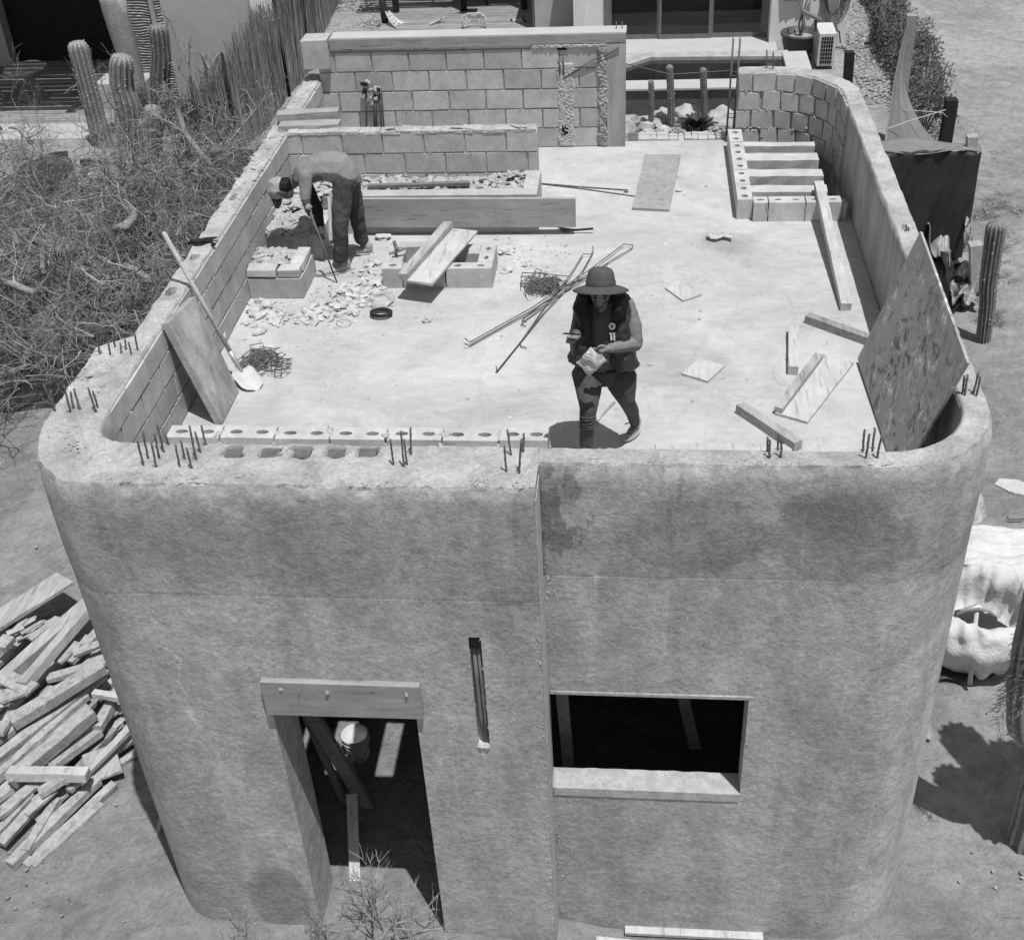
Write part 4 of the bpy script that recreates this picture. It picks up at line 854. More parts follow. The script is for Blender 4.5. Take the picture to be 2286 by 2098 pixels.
# hands with separate fingers
def hand(w_, d, side, up, s=1.0, curl=.5, lens=(.036, .043, .046, .04, .033)):
    w_ = V3(w_); d = V3(d).normalized(); side = V3(side).normalized(); up = V3(up).normalized(); ch = [[(w_, .021 * s), (w_ + d * .045 * s, (.026 * s, .026 * s, .016 * s))]]
    for k in range(4):
        b = w_ + d * .065 * s + side * ((k - 1.5) * .017 * s); L = lens[k + 1] * s; m_ = b + d * L * .6 - up * L * curl * .35; e = m_ + d * L * .45 * (1 - curl) - up * L * .8 * curl
        ch.append([(w_ + d * .035 * s + side * ((k - 1.5) * .013 * s), .010 * s), (b, .0088 * s), (m_, .0080 * s), (e, .0070 * s)])
    t0 = w_ + d * .015 * s + side * (-.026 * s); t1 = t0 + side * (-.018 * s) + d * .022 * s + up * .004 * s; t2 = t1 + d * .022 * s + side * .003
    ch.append([(w_ + d * .01, .012 * s), (t0, .011 * s), (t1, .0095 * s), (t2, .008 * s)]); return ch
body += hand(RH + V3((-.005, .035, -.012)), (-.35, -.85, .25), (1, -.3, 0), (0, .1, 1), .95, .45)
body += hand(NY(520, 895, 6.99), (-1, -.25, -.18), (.1, .3, -1), (-.1, -1, .1), 1.0, .6)
# nose, ears
body += [[(hd + V3((.0, -.088, -.01)), .012), (hd + V3((0, -.092, -.03)), .015)], [(hd + V3((-.078, 0, -.01)), (.01, .02, .028))], [(hd + V3((.078, 0, -.01)), (.01, .02, .028))]]
bo = blob('body', body, M['skin'], W, .006, 2)
fa = MB(); fa.tube([hd + V3((-.025, -.079, -.062)), hd + V3((0, -.086, -.066)), hd + V3((.025, -.079, -.062))], [.003, .006, .003], 6); fa.build('lips', M['skin_m'], W)
for sx in (-1, 1):
    e_ = MB(); e_.rock(hd + V3((sx * .03, -.082, .005)), .009, (1.5, .5, .7), .05, 2, True); e_.build('eye', M['tee_dark'], W)
    e_ = MB(); e_.tube([hd + V3((sx * .018, -.086, .022)), hd + V3((sx * .045, -.078, .022))], .004, 5); e_.build('eyebrow', M['hair'], W)
# shirt torso and sleeves
blob('shirt', [[(NY(460, 535, 7.21), (.11, .07, .04)), (NY(478, 640, 7.21), (.13, .095, .06)), (NY(480, 760, 7.20), (.13, .115, .08)), (NY(485, 960, 7.22), (.135, .105, .06)), (NY(490, 1040, 7.23), (.14, .10, .03))], [(rs + V3((.03, 0, 0)), .055), (ls - V3((.03, 0, 0)), .06)]], M['shirt'], W, .008, 4, .004, 14)
blob('sleeve', [[(rs + V3((.0, 0, .0)), .052), (re, .046), (re.lerp(RH + V3((0, .04, 0)), .75), .034)]], M['shirt'], W, .007, 3, .004, 20)
blob('sleeve', [[(ls, (.062, .06, .06)), (ls.lerp(le, .5) + V3((.012, 0, 0)), .062), (le, .054), (le.lerp(NY(520, 895, 6.99), .55), .043), (NY(545, 895, 7.0), .033)]], M['sleeve'], W, .007, 3, .004, 22)
# jeans: thighs, knees and ankles, bunched folds at the shin
jn = [[(NY(480, 1045, 7.24), (.145, .10, .03)), (NY(480, 1110, 7.25), (.155, .11, .05)), (NY(480, 1165, 7.24), (.14, .10, .045))], [(hipR, (.105, .10, .08)), (NY(345, 1270, 7.14), (.092, .09, .06)), (knR, (.062, .065, .06)), (NY(330, 1600, 7.04), (.052, .055, .05)), (anR + V3((0, .02, .05)), (.048, .05, .04))],
      [(hipL, (.11, .105, .08)), (NY(645, 1235, 7.24), (.105, .10, .06)), (knL, (.062, .062, .05)), (NY(728, 1440, 7.31), (.058, .06, .05)), (NY(755, 1520, 7.38), (.046, .048, .04)), (NY(768, 1590, 7.43), (.036, .038, .02))]]
blob('jeans', jn, M['jeans'], W, .008, 4, .0015, 16)
fo = MB()
for yy in (1500, 1525, 1548, 1572, 1600):
    c = NY(338, yy, 7.035); fo.tube([c + V3((math.cos(a) * .053, math.sin(a) * .056, .006 * math.sin(a * 2 + yy))) for a in [k * .45 for k in range(15)]], .006, 6)
    if yy < 1600: fo.tube([c + V3((0, -.056, 0)), NY(338, yy + 25, 7.035) + V3((0, -.056, 0))], .004, 5)
fo.build('jeans_folds', M['jeans'], W)
bl = MB(); bl.tube([NY(480, 1035, 7.24) + V3((math.cos(a) * .148, math.sin(a) * .107, 0)) for a in [k * .35 for k in range(19)]], .014, 6); bl.build('belt', M['tee_dark'], W)
# shoes
def shoe(heel, toe, w_, nm='shoe', m='shoe', par=W):
    heel = V3(heel); toe = V3(toe); c = heel.lerp(toe, .5); o = blob(nm, [[(heel + V3((0, 0, .045)), (w_ * .85, w_ * .85, .035)), (c + V3((0, 0, .036)), (w_, w_, .03)), (toe + V3((0, 0, .026)), (w_ * .9, w_ * .9, .022))], [(heel + V3((0, 0, .05)), w_ * .8), (heel + V3((0, 0, .085)), w_ * .85)]], M[m], par, .006, 3)
    sl_ = MB(); d = (toe - heel).normalized(); s_ = V3((-d.y, d.x, 0)); L = (toe - heel).length; ring = []
    for k in range(20):
        a = 2 * math.pi * k / 20; ring.append(c + d * math.cos(a) * (L / 2 + w_ * .95) + s_ * math.sin(a) * w_ * 1.08)
    sl_.v = [(p.x, p.y, c.z + z) for z in (.002, .018) for p in ring]; sl_.f = [list(reversed(range(20))), list(range(20, 40))] + [[k, (k + 1) % 20, 20 + (k + 1) % 20, 20 + k] for k in range(20)]; sl_.sm = [False] * 22; sl_.mi = [0] * 22
    sl_.build('sole', M['white2'] if m == 'shoe' else M['plank_dark'], o); return o
sh = shoe((-.005, 7.47, RF + .03), (-.075, 7.36, RF), .036); 
shoe((anR.x, 7.08, RF), (anR.x - .02, 6.94, RF), .038)
la = MB()
for k in range(4): p = V3((-.02 - .012 * k, 7.42 - .02 * k, RF + .105 - .012 * k)); la.tube([p + V3((-.02, .01, 0)), p + V3((.0, -.0, .008)), p + V3((.02, -.01, 0))], .003, 4)
la.tube([V3((-.045, 7.41, RF + .13)), V3((-.075, 7.40, RF + .13)), V3((-.09, 7.41, RF + .115))], .004, 4); la.build('laces', M['tee_dark'], sh)
# vest
vs_ = [[(NY(300, 505, 7.22), (.06, .085, .05)), (NY(300, 700, 7.18), (.075, .115, .07)), (NY(285, 900, 7.16), (.085, .12, .07)), (NY(255, 980, 7.15), (.075, .10, .045))],
       [(NY(665, 500, 7.24), (.06, .085, .05)), (NY(640, 650, 7.18), (.065, .115, .07)), (NY(640, 820, 7.18), (.075, .12, .07)), (NY(660, 1010, 7.19), (.10, .12, .05)), (NY(735, 1035, 7.2), (.06, .08, .035))],
       [(NY(470, 520, 7.29), (.14, .05, .05)), (NY(470, 1000, 7.31), (.16, .06, .05))]]
blob('vest', vs_, M['vest'], W, .009, 2, .012, 17)
# hair
hr = [[(hd + V3((0, .03, .03)), (.09, .085, .085)), (hd + V3((0, .05, -.05)), (.095, .06, .07))], [(NY(300, 400, 7.13), (.045, .06, .05)), (NY(285, 520, 7.10), (.062, .055, .06)), (NY(310, 640, 7.06), (.05, .035, .05)), (NY(325, 730, 7.05), (.036, .022, .03)), (NY(330, 800, 7.055), .012)],
      [(NY(620, 400, 7.13), (.05, .06, .05)), (NY(635, 490, 7.10), (.062, .055, .05)), (NY(610, 570, 7.06), (.045, .03, .04)), (NY(585, 630, 7.055), .014)], [(NY(690, 430, 7.15), .025), (NY(725, 450, 7.16), .008)], [(NY(250, 430, 7.13), .02), (NY(235, 530, 7.13), .01)]]
blob('hair', hr, M['hair'], W, .007, 2, .008, 24)
sd_ = MB()
for _ in range(150):
    s_ = random.choice((-1, 1)); c = NY(300 if s_ < 0 else 625, random.uniform(400, 470), 7.10); e = c + V3((s_ * random.uniform(-.01, .045), random.uniform(-.02, .03), -random.uniform(.06, .17)))
    sd_.tube([c + V3((random.uniform(-.03, .03), 0, .02)), c.lerp(e, .5) + V3((s_ * random.uniform(0, .02), 0, 0)), e], .0022, 3)
sd_.build('hair_strands', M['hair'], W)
# hat (tilted a little forward)
ht = NY(456, 330, 7.14); Mx = Matrix.Rotation(R(-19), 3, 'X')
hb = MB(); hb.lathe(ht, [(.178, -.026), (.181, -.022), (.155, -.008), (.115, .004), (.094, .012), (.091, .05), (.083, .09), (.071, .112), (.045, .124), (.001, .127)], 40, Mx)
hb.lathe(ht, [(.178, -.026), (.145, -.012), (.092, .0), (.088, .03)], 40, Mx); hto = hb.build('hat', M['hat'], W)
bd = MB(); bd.lathe(ht, [(.097, .014), (.0965, .038), (.093, .040)], 40, Mx); bd.build('hat_band', flat('hat_band_cloth', .05), hto)
cr = MB(); cr.tube([NY(390, 450, 7.06), NY(430, 520, 7.08), NY(415, 580, 7.075), NY(430, 605, 7.075), NY(435, 560, 7.075), NY(440, 520, 7.075), NY(545, 440, 7.05)], .0035, 5); cr.build('chin_cord', M['tee_dark'], hto)
# print on the shirt: O above U-like strokes
def proj(x, y, Y=7.075): return NY(x, y, Y)
pr_ = MB(); c = proj(560, 690)
pr_.tube([c + V3((math.cos(a) * .016, -.002, math.sin(a) * .021)) for a in [k * math.pi / 8 for k in range(17)]], (.0065), 6); pr_.rock(c, .005, (1, .4, 1), .05, 2, True)
for x in (552, 580): pr_.bar(proj(x, 765), proj(x + 3, 820), .012, .006, (0, -1, 0))
pr_.bar(proj(536, 757), proj(592, 755), .010, .008, (0, -1, 0)); pr_.build('shirt_print', M['print'], W)
# phone and plastic bag held in the hands
ph = MB(); ph.bar(NY(118, 757, 6.93), NY(275, 768, 6.90), .055, .007, (0, .45, 1)); one('phone', ph, M['tee_dark'], 'dark mobile phone held flat in the right hand of the woman', 'phone', bevel=.003)
bgm = MB(); n = 12
cor = [NY(365, 885, 6.93), NY(510, 1000, 6.92), NY(350, 1150, 6.93), NY(235, 1020, 6.92)]
for i in range(n + 1):
    for k in range(n + 1):
        u, v = i / n, k / n; p = (cor[0] * (1 - u) + cor[1] * u) * (1 - v) + (cor[3] * (1 - u) + cor[2] * u) * v
        bgm.v.append(tuple(p + V3((.008 * noise.noise(p * 30), -.03 * noise.noise(p * 16 + V3((4, 4, 4))) - .018 * math.sin(u * 3.1) * math.sin(v * 3.1), .008 * noise.noise(p * 30 + V3((9, 0, 0)))))))
for i in range(n):
    for k in range(n): bgm.f.append([i * (n + 1) + k, i * (n + 1) + k + 1, (i + 1) * (n + 1) + k + 1, (i + 1) * (n + 1) + k]); bgm.sm.append(False); bgm.mi.append(0)
o = one('plastic_bag', bgm, M['bag'], 'crumpled clear plastic bag held in the left hand of the woman', 'plastic bag'); o.modifiers.new('s', 'SOLIDIFY').thickness = .003
# ------------------------------------------------------------------ the man bending over with a bar
W2 = empty('person', (-2.6, 10.2, RF), 'person in a cap and grey shirt bending over with a steel bar in hand', 'person')
def OY(x, y, Y): return SY('O', x, y, Y)
hm = OY(215, 550, 10.1); shn = OY(500, 400, 10.03); shf = OY(470, 400, 10.33); eln = OY(500, 660, 9.98); hn = OY(515, 770, 9.95)
elf = OY(640, 800, 10.28); hf = OY(690, 1060, 10.2)
hpn = OY(960, 470, 10.12); hpf = OY(1040, 440, 10.34); knn = OY(925, 930, 10.02); ann = OY(930, 1430, 10.02); knf = OY(1120, 880, 10.36); anf = OY(1195, 1230, 10.42)
bm_ = [[(hm, (.10, .085, .095)), (hm + V3((.05, 0, -.05)), (.05, .06, .045))], [(hm + V3((.06, .02, .02)), .055), (OY(410, 420, 10.18), .06)],
       [(OY(450, 380, 10.18), (.08, .16, .08)), (OY(740, 280, 10.2), (.14, .15, .12)), (OY(1000, 370, 10.22), (.11, .14, .12))],
       [(shn, .05), (eln, .04), (hn, .03)], [(shf, .05), (elf, .038), (hf, .028)], [(hpn, .06), (knn, .045), (ann, .03)], [(hpf, .06), (knf, .045), (anf, .03)]]
bm_ += hand(hn + V3((0, 0, .01)), (.1, -.35, -.9), (-.3, 1, 0), (-1, 0, -.1), 1.0, .95)
bm_ += hand(hf + V3((0, 0, .03)), (-.05, -.05, -1), (1, -.3, 0), (-.4, -1, 0), 1.15, .2)
bm_ += [[(hm + V3((-.02, -.085, -.0)), (.02, .008, .03))], [(hm + V3((-.06, .0, -.075)), .016)]]
blob('body', bm_, M['skin_m'], W2, .007, 2)
blob('shirt', [[(OY(415, 400, 10.18), (.05, .12, .06)), (OY(500, 350, 10.19), (.09, .16, .09)), (OY(700, 270, 10.2), (.14, .165, .125)), (OY(880, 290, 10.21), (.15, .165, .14)), (OY(1010, 380, 10.22), (.115, .155, .12))], [(OY(1020, 420, 10.2), (.08, .15, .07)), (OY(990, 500, 10.18), (.045, .12, .04))]], M['tee'], W2, .008, 4, .007, 11)
blob('sleeve', [[(shn, (.065, .055, .065)), (shn.lerp(eln, .5), (.058, .05, .05)), (eln, .048)]], M['tee'], W2, .007, 3, .004, 18)
blob('sleeve', [[(shf, .06), (OY(560, 600, 10.3), .055), (elf, .055), (elf.lerp(hf, .7), .042)]], M['tee_dark'], W2, .007, 3, .004, 18)
blob('glove', [[(eln + V3((0, 0, -.0)), .041), (eln.lerp(hn, .6), .040)]], M['pants'], W2, .007, 3, .004, 22)
blob('trousers', [[(OY(1010, 430, 10.23), (.11, .155, .10)), (OY(990, 520, 10.22), (.10, .14, .06))], [(hpn, (.10, .085, .09)), (knn.lerp(hpn, .4), (.088, .08, .08)), (knn, (.078, .075, .08)), (knn.lerp(ann, .5), (.072, .068, .08)), (ann + V3((0, 0, .03)), (.066, .062, .05))],
                  [(hpf, (.095, .085, .09)), (knf, (.072, .07, .08)), (knf.lerp(anf, .5), (.066, .065, .07)), (anf + V3((0, 0, .03)), (.06, .06, .04))]], M['pants'], W2, .008, 2, .010, 10)
shoe((ann.x + .03, 10.07, RF), (ann.x - .20, 9.97, RF), .052, 'shoe', 'shoe', W2); shoe((anf.x + .05, 10.42, RF), (anf.x - .15, 10.42, RF), .05, 'shoe', 'shoe', W2)
cp = blob('cap', [[(hm + V3((-.035, .0, .012)), (.095, .098, .10)), (hm + V3((-.05, 0, -.01)), (.09, .095, .095))]], M['cap'], W2, .008, 3)
bk = MB(); bk.add([hm + V3(p) for p in ((-.09, -.07, -.07), (-.02, -.08, -.085), (-.02, .08, -.085), (-.09, .07, -.07), (-.075, .05, -.165), (-.045, .05, -.17), (-.045, -.05, -.17), (-.075, -.05, -.165))], [(0, 1, 6, 7), (1, 2, 5, 6), (2, 3, 4, 5), (3, 0, 7, 4), (7, 6, 5, 4)]); bk.build('cap_visor', M['pants'], cp)
blob('hair', [[(hm + V3((.045, 0, .03)), (.06, .088, .075)), (hm + V3((.02, 0, .03)), (.07, .09, .07))]], M['hair'], W2, .008, 2)
er = MB(); er.tube([hm + V3((.03, -.10, -.02)) + V3((math.cos(a) * .022, 0, math.sin(a) * .028)) for a in [k * .7 for k in range(8)]], .007, 6); er.build('ear', M['skin_m'], W2)
pk = MB(); pk.bar(OY(1150, 400, 10.15), OY(1145, 470, 10.15), .05, .006, (0, -1, 0)); pk.build('pocket_rag', M['tee'], W2)
# long steel bar held by the man
cb_ = empty('pry_bar', OY(880, 1690, 9.85), 'thin steel bar held by the bending man with its tip on the floor', 'bar')
p0 = OY(540, 790, 9.90); p1 = S('O', 882, 1690, RF + .005); mb = MB(); mb.tube([p0, p0.lerp(p1, .5), p1], [.010, .010, .007], 8); mb.build('shaft', M['rust'], cb_)
mb = MB(); mb.rock(p0 + V3((0, 0, .01)), .034, (1, .8, .8), .2, 2, True); mb.build('knob', M['skin'], cb_)
# ------------------------------------------------------------------ surroundings
random.seed(21)
def cactus(name, label, path, r, ribs=11, mat='cactus', group=None, arms=(), spots=0, depth=.2, top=True):
    """ribbed columnar cactus; path = list of points, r = radius"""
    root = empty(name, path[0], label, 'cactus', group)
    def limb(pts, r0, nm, round_base=False):
        pts = [V3(p) for p in pts]; P_ = []; L = sum((b - a).length for a, b in zip(pts, pts[1:]))
        n = max(10, int(L / .06)); cum = [0]
        for a, b in zip(pts, pts[1:]): cum.append(cum[-1] + (b - a).length)
        for i in range(n + 1):
            d = L * i / n; k = 0
            while k < len(cum) - 2 and cum[k + 1] < d: k += 1
            t = (d - cum[k]) / (cum[k + 1] - cum[k]); a, b = pts[k], pts[k + 1]; p_ = pts[max(k - 1, 0)]; q_ = pts[min(k + 2, len(pts) - 1)]
            t2, t3 = t * t, t * t * t; P_.append(((2 * a) + (b - p_) * t + (2 * p_ - 5 * a + 4 * b - q_) * t2 + (3 * a - p_ - 3 * b + q_) * t3) * .5)
        vs = []; m = ribs * 4; fs = []; ref = None; rr = (r0 if isinstance(r0, (tuple, list)) else (r0, r0))
        for i, p in enumerate(P_):
            d = (P_[min(i + 1, n)] - P_[max(i - 1, 0)]).normalized()
            ref = (d.orthogonal() if ref is None else ref - d * ref.dot(d)).normalized(); b = d.cross(ref); t = i / n
            rad = rr[0] + (rr[1] - rr[0]) * t; e = (L - L * t) / rr[1]
            if top and e < 1: rad *= math.sqrt(max(.0, 1 - (1 - e) ** 2)) * .97 + .03
            if round_base and t < .15: rad *= .55 + .45 * math.sin(t / .15 * 1.57)
            rad *= 1 + .05 * noise.noise(p * 3 + V3((r0 if not isinstance(r0, (tuple, list)) else r0[0], 0, 0)) * 9)
            for k in range(m):
                a = 2 * math.pi * k / m; w_ = 1 - depth * (.5 - .5 * math.cos(a * ribs)) ** .8; vs.append(p + (ref * math.cos(a) + b * math.sin(a)) * rad * w_)
        for i in range(n):
            for k in range(m): fs.append((m * i + k, m * i + (k + 1) % m, m * i + m + (k + 1) % m, m * i + m + k))
        fs.append(tuple(range(m * n, m * n + m))); mb = MB(); mb.add(vs, fs, True); o = mb.build(nm, M[mat], root)
        if spots:
            sm_ = MB()
            for _ in range(int(spots * L)):
                i = random.randrange(1, n); k = random.randrange(ribs) * 4; c = vs[m * i + k]; sm_.rock(c, random.uniform(.006, .014), (1, 1, 1), .5, 1)
            sm_.build('spines', M['rope'] if mat == 'cactus_old' else M['cactus_old'], o)
    limb(path, r, 'trunk')
    for a, rr in arms: limb(a, rr, 'arm', True)
    return root
def up(b, t, c, z=0):   # base and top pixel of an upright thing -> two points
    p0 = S(c, *b, z); p1 = SY(c, *t, p0.y); return p0, p1
def mid(p0, p1, k, off): return p0.lerp(p1, k) + V3(off)
# big cactus at the lower right
G_ = -.14
cactus('branched_cactus', 'tall branched cactus with an elbowed arm at the right edge near the front corner', [(3.36, 7.02, G_ - .1), (3.37, 7.02, 1.0), (3.6, 7.1, 2.2), (3.74, 7.16, 4.0)], (.19, .20), 12, 'cactus_old', None,
       [([(3.30, 7.0, 1.25), (3.10, 6.98, 1.22), (3.0, 6.96, 1.55), (2.93, 6.93, 2.2), (2.9, 6.9, 3.2)], .155), ([(3.5, 7.05, 1.5), (3.85, 7.0, 1.55), (4.05, 6.98, 2.2), (4.1, 6.98, 3.95)], .21), ([(3.45, 6.9, 1.6), (3.45, 6.65, 1.8), (3.5, 6.65, 2.5), (3.52, 6.72, 3.8)], .17)], 0, .22)
shag = MB()
for _ in range(260):
    a = random.uniform(1.8, 4.4); z = random.uniform(1.3, 2.3); c = V3((2.96 + .15 * math.cos(a), 6.93 + .15 * math.sin(a), z)); shag.tube([c, c + V3((random.uniform(-.08, .02), random.uniform(-.05, .05), random.uniform(-.08, .02)))], .0025, 3)
o = tag(shag.build('dry_tuft', M['grass']), 'matted dry grass tuft hanging on the side of the branched cactus', 'dry grass')
p0, p1 = up((1790, 905), (1870, 225), 'G', -.1)
cactus('columnar_cactus', 'single straight columnar cactus standing on bare sand right of the building', [p0, mid(p0, p1, .35, (.0, 0, 0)), mid(p0, p1, .55, (-.02, 0, 0)), p1], (.095, .13), 12, 'cactus', None, (), 20, .3)
# left row of cacti
for lb_, b, t, r, dz, mt_ in (('leftmost pale topped cactus leaning in front of the wooden deck', (612, 860), (450, 240), .20, (.0, 0, 0), 'cactus_old'), ('thick cactus in front of the pale trunks with a shaggy top', (770, 880), (722, 320), .24, (.05, 0, 0), 'cactus_old'),
                             ('tall dark cactus in front of the rippled wall', (968, 745), (932, 140), .21, (-.03, 0, 0), 'cactus'), ('short fat cactus between the two taller ones', (905, 930), (902, 620), .18, (0, 0, 0), 'cactus_old'), ('small young cactus beside the white block', (712, 800), (702, 600), .10, (0, 0, 0), 'cactus_old')):
    p0, p1 = up(b, t, 'A'); cactus('columnar_cactus', lb_, [p0 - V3((0, 0, .05)), mid(p0, p1, .4, dz), mid(p0, p1, .7, (-dz[0], 0, 0)), p1], (r, r * .92), 11, mt_, 'columnar cacti beside the left house', (), 110, .24)
p0, p1 = up((1450, 440), (1395, -60), 'A'); cactus('columnar_cactus', 'tall cactus rising behind the reed fence against the white wall', [p0, mid(p0, p1, .5, (.02, 0, 0)), p1], .22, 12, 'cactus', 'columnar cacti beside the left house', (), 40, .24)
# three thin cacti by the pond
for lb_, b, t, r in (('shortest thin cactus in front of the pond', (395, 545), (395, 345), .055), ('tallest thin cactus in front of the pond, left of the agave', (484, 548), (474, 280), .07), ('thin cactus behind the agave in front of the pond', (624, 535), (621, 292), .065)):
    p0, p1 = up(b, t, 'C'); cactus('slender_cactus', lb_, [p0, mid(p0, p1, .5, (.01, 0, 0)), p1], r, 8, 'cactus', 'slender cacti in the rock bed', (), 30, .25)
# agave and rocks
def rosette(name, label, c, r, n, m='leafdark', cat='agave', upk=.6):
    mb = MB(); c = V3(c)
    for k in range(n):
        a = k * 2.4; t = k / n; L = r * (1 - .35 * t); d = V3((math.cos(a), math.sin(a), 0)); s_ = V3((-d.y, d.x, 0)); pts = []
        for i in range(6):
            u = i / 5; w_ = r * .16 * math.sin(min(1, u * 1.6 + .25) * 1.57) * (1 - u ** 3); p = c + d * (L * u * (1 - .4 * t)) + V3((0, 0, L * (u * (upk + t * .7) - .35 * u * u)))
            pts += [p + s_ * w_ + V3((0, 0, .02)), p - V3((0, 0, .008)), p - s_ * w_ + V3((0, 0, .02))]
        mb.add(pts, [(3 * i + j, 3 * i + j + 1, 3 * i + j + 4, 3 * i + j + 3) for i in range(5) for j in range(2)], True)
    return one(name, mb, M[m], label, cat)
rosette('agave', 'dark spiky agave among the rocks in front of the pond', S('C', 590, 560, .05), .42, 34)
for lb_, x, y, r_ in (('grey upright rock left of the tallest thin cactus', 450, 510, .20), ('large pale round rock left of the agave', 548, 505, .26), ('large flat pale rock right of the agave', 700, 525, .30)):
    mb = MB(); mb.rock(S('C', x, y, r_ * .3), r_, (1, .7, .85), .25, 3, True); one('garden_rock', mb, M['stone'], lb_, 'rock', 'large rocks in front of the pond')
mb = MB()
for _ in range(170): x, y = random.uniform(-1.4, 3.2), random.uniform(22.95, 24.0); mb.rock((x, y, .03), random.uniform(.03, .13), (1.2, 1, .6), .35, 2)
tag(mb.build('pebbles', M['stone']), 'bed of loose stones and gravel in front of the pond', 'stones', kind='stuff')
# pond
P = empty('garden_pond', (1, 25, 0), 'raised dark pond with pale coping between the house and the rock bed', 'pond')
h = .54; mb = MB(); mb.bx(-2.2, 3.0, 24.07, 24.40, -.1, h - .05); mb.bx(-2.2, -2.05, 24.4, 26.2, -.1, h - .05); mb.build('pond_wall', M['metal'], P)
mb = MB(); mb.bx(-2.25, 3.02, 24.02, 24.52, h - .05, h, .003); mb.build('front_coping', M['white2'], P, .01)
mb = MB(); mb.prism([(-2.2, 24.52), (-.28, 25.57), (.18, 26.02), (3.0, 25.9), (3.0, 26.3), (-2.2, 26.3)], -.1, h - .02); mb.build('rear_coping', M['stone'], P)
mb = MB(); mb.bx(2.86, 3.35, 24.5, 26.1, 0, h + .02, .003); mb.build('side_coping', M['white2'], P, .02)
mb = MB(); mb.prism([(-2.2, 24.5), (2.95, 24.5), (2.95, 26.1), (-2.2, 26.1)], .2, .45); mb.build('water', M['water'], P)
# house behind
P = empty('neighbour_house', (1, 30, 0), 'white stuccoed house behind the pond with a wide sliding glass door', 'house')
YH = 28.75
mb = MB(); mb.bx(-1.55, -.86, YH, YH + .3, -.2, 3.1); mb.bx(2.80, 4.45, YH - .45, YH + .3, -.2, 3.1); mb.bx(-.86, 2.80, YH, YH + .3, 2.5, 3.1); mb.bx(4.2, 4.45, YH + .3, 36, -.2, 3.1); mb.build('wall', M['white'], P)
mb = MB(); mb.bx(-1.0, 2.95, 27.75, YH + .05, -.1, .06, .002); mb.build('door_step', M['white2'], P)
mb = MB(); mb.bx(-.86, -.76, YH - .04, YH + .1, .06, 2.5); mb.bx(2.70, 2.80, YH - .04, YH + .1, .06, 2.5); mb.build('door_jamb', M['alu'], P)
for k, (x0, x1) in enumerate(((-.76, .38), (.36, 1.54), (1.52, 2.70))):
    mb = MB(); yy = YH + (.02, -.02, .02)[k]; t_ = .06
    mb.bx(x0, x1, yy, yy + .04, .06, .06 + .10); mb.bx(x0, x0 + t_, yy, yy + .04, .16, 2.4); mb.bx(x1 - t_, x1, yy, yy + .04, .16, 2.4); mb.bx(x0, x1, yy, yy + .04, 2.4, 2.5); d_ = mb.build('sliding_door_panel', M['alu'], P)
    mb = MB(); mb.bx(x0 + t_, x1 - t_, yy + .015, yy + .025, .16, 2.4); mb.build('glass', M['glass'], d_)
mb = MB(); mb.bx(-.9, 2.8, YH + 1.2, YH + 1.3, -.1, 2.9); mb.build('room_back', M['dark'], P)
mb = MB(); mb.bx(-1.6, 4.6, YH - .5, 36, 3.1, 3.35); mb.build('roof', M['white2'], P)
mb = MB(); mb.bx(-1.55, -1.3, YH - .2, YH, 0, 2.6); mb.build('wall_pilaster', M['white'], P)
mb = MB(); mb.bx(-6.2, -1.55, 30.0, 30.25, -.2, 0.05); mb.bx(-2.5, -1.55, 29.5, 33, -.2, 2.8); mb.build('side_wall', M['white2'], P)
mb = MB(); mb.bx(-2.56, -2.51, 29.5, 33, 0, 2.8); mb.build('dark_panel', M['metal'], P)
# rear deck with slatted shade roof (its stripes fall on the boards)
def deck(name, label, x0, x1, y0, y1, z, bw, gap, ax='x'):
    P_ = empty(name, (x0, y0, 0), label, 'deck'); mb = MB()
    y = y0
    while y < y1: mb.bx(x0, x1, y, y + bw - gap, z - .03, z + random.uniform(0, .003)); y += bw
    mb.build('boards', M['deck'], P_); return P_
DK = deck('wooden_deck', 'shaded wooden deck behind the rear block wall', -6.3, -2.57, 29.6, 35.5, .1, .14, .02)
mb = MB(); x = -6.5
mb2 = MB()
for x in (-6.1, -4.4, -2.9): mb2.bx(x - .07, x + .07, 31.2, 31.34, 0, 2.7)
mb2.bx(-6.6, -1.6, 31.1, 31.3, 2.7, 2.9); mb2.bx(-6.6, -1.6, 33.8, 34.0, 2.7, 2.9); mb2.build('shade_post', M['dark'], DK)
y = 30.9
while y < 36: mb.bx(-6.7, -1.5, y, y + .12, 2.9, 2.95); y += .2
mb.build('shade_slats', M['deck'], DK)
def chair_folding(name, label, c, rz, m='dark', s_=1.0):
    P_ = empty(name, c, label, 'chair', 'wooden folding chairs on the left deck'); Rz = Matrix.Rotation(rz, 3, 'Z'); c = V3(c); f = lambda *p: c + Rz @ V3(p) * s_
    mb = MB()
    for y in [k * .055 - .19 for k in range(8)]: mb.bar(f(y, -.2, .45), f(y, .2, .44), .045, .015)
    mb.build('seat', M[m], P_); mb = MB()
    for x in [k * .06 - .18 for k in range(7)]: mb.bar(f(x, .2, .48), f(x, .30, .95), .03, .015, (0, 1, 0))
    mb.bar(f(-.21, .30, .95), f(.21, .30, .95), .04, .02, (0, 1, 0)); mb.bar(f(-.21, .2, .5), f(.21, .2, .5), .04, .02, (0, 1, 0)); mb.build('backrest', M[m], P_)
    for sx in (-1, 1):
        for a, b in ((-.25, .26), (.25, -.22)):
            mb = MB(); mb.bar(f(sx * .21, a, 0), f(sx * .21, b, .46 if b < 0 else .9), .03, .02, (1, 0, 0)); mb.build('leg', M[m], P_)
    return P_
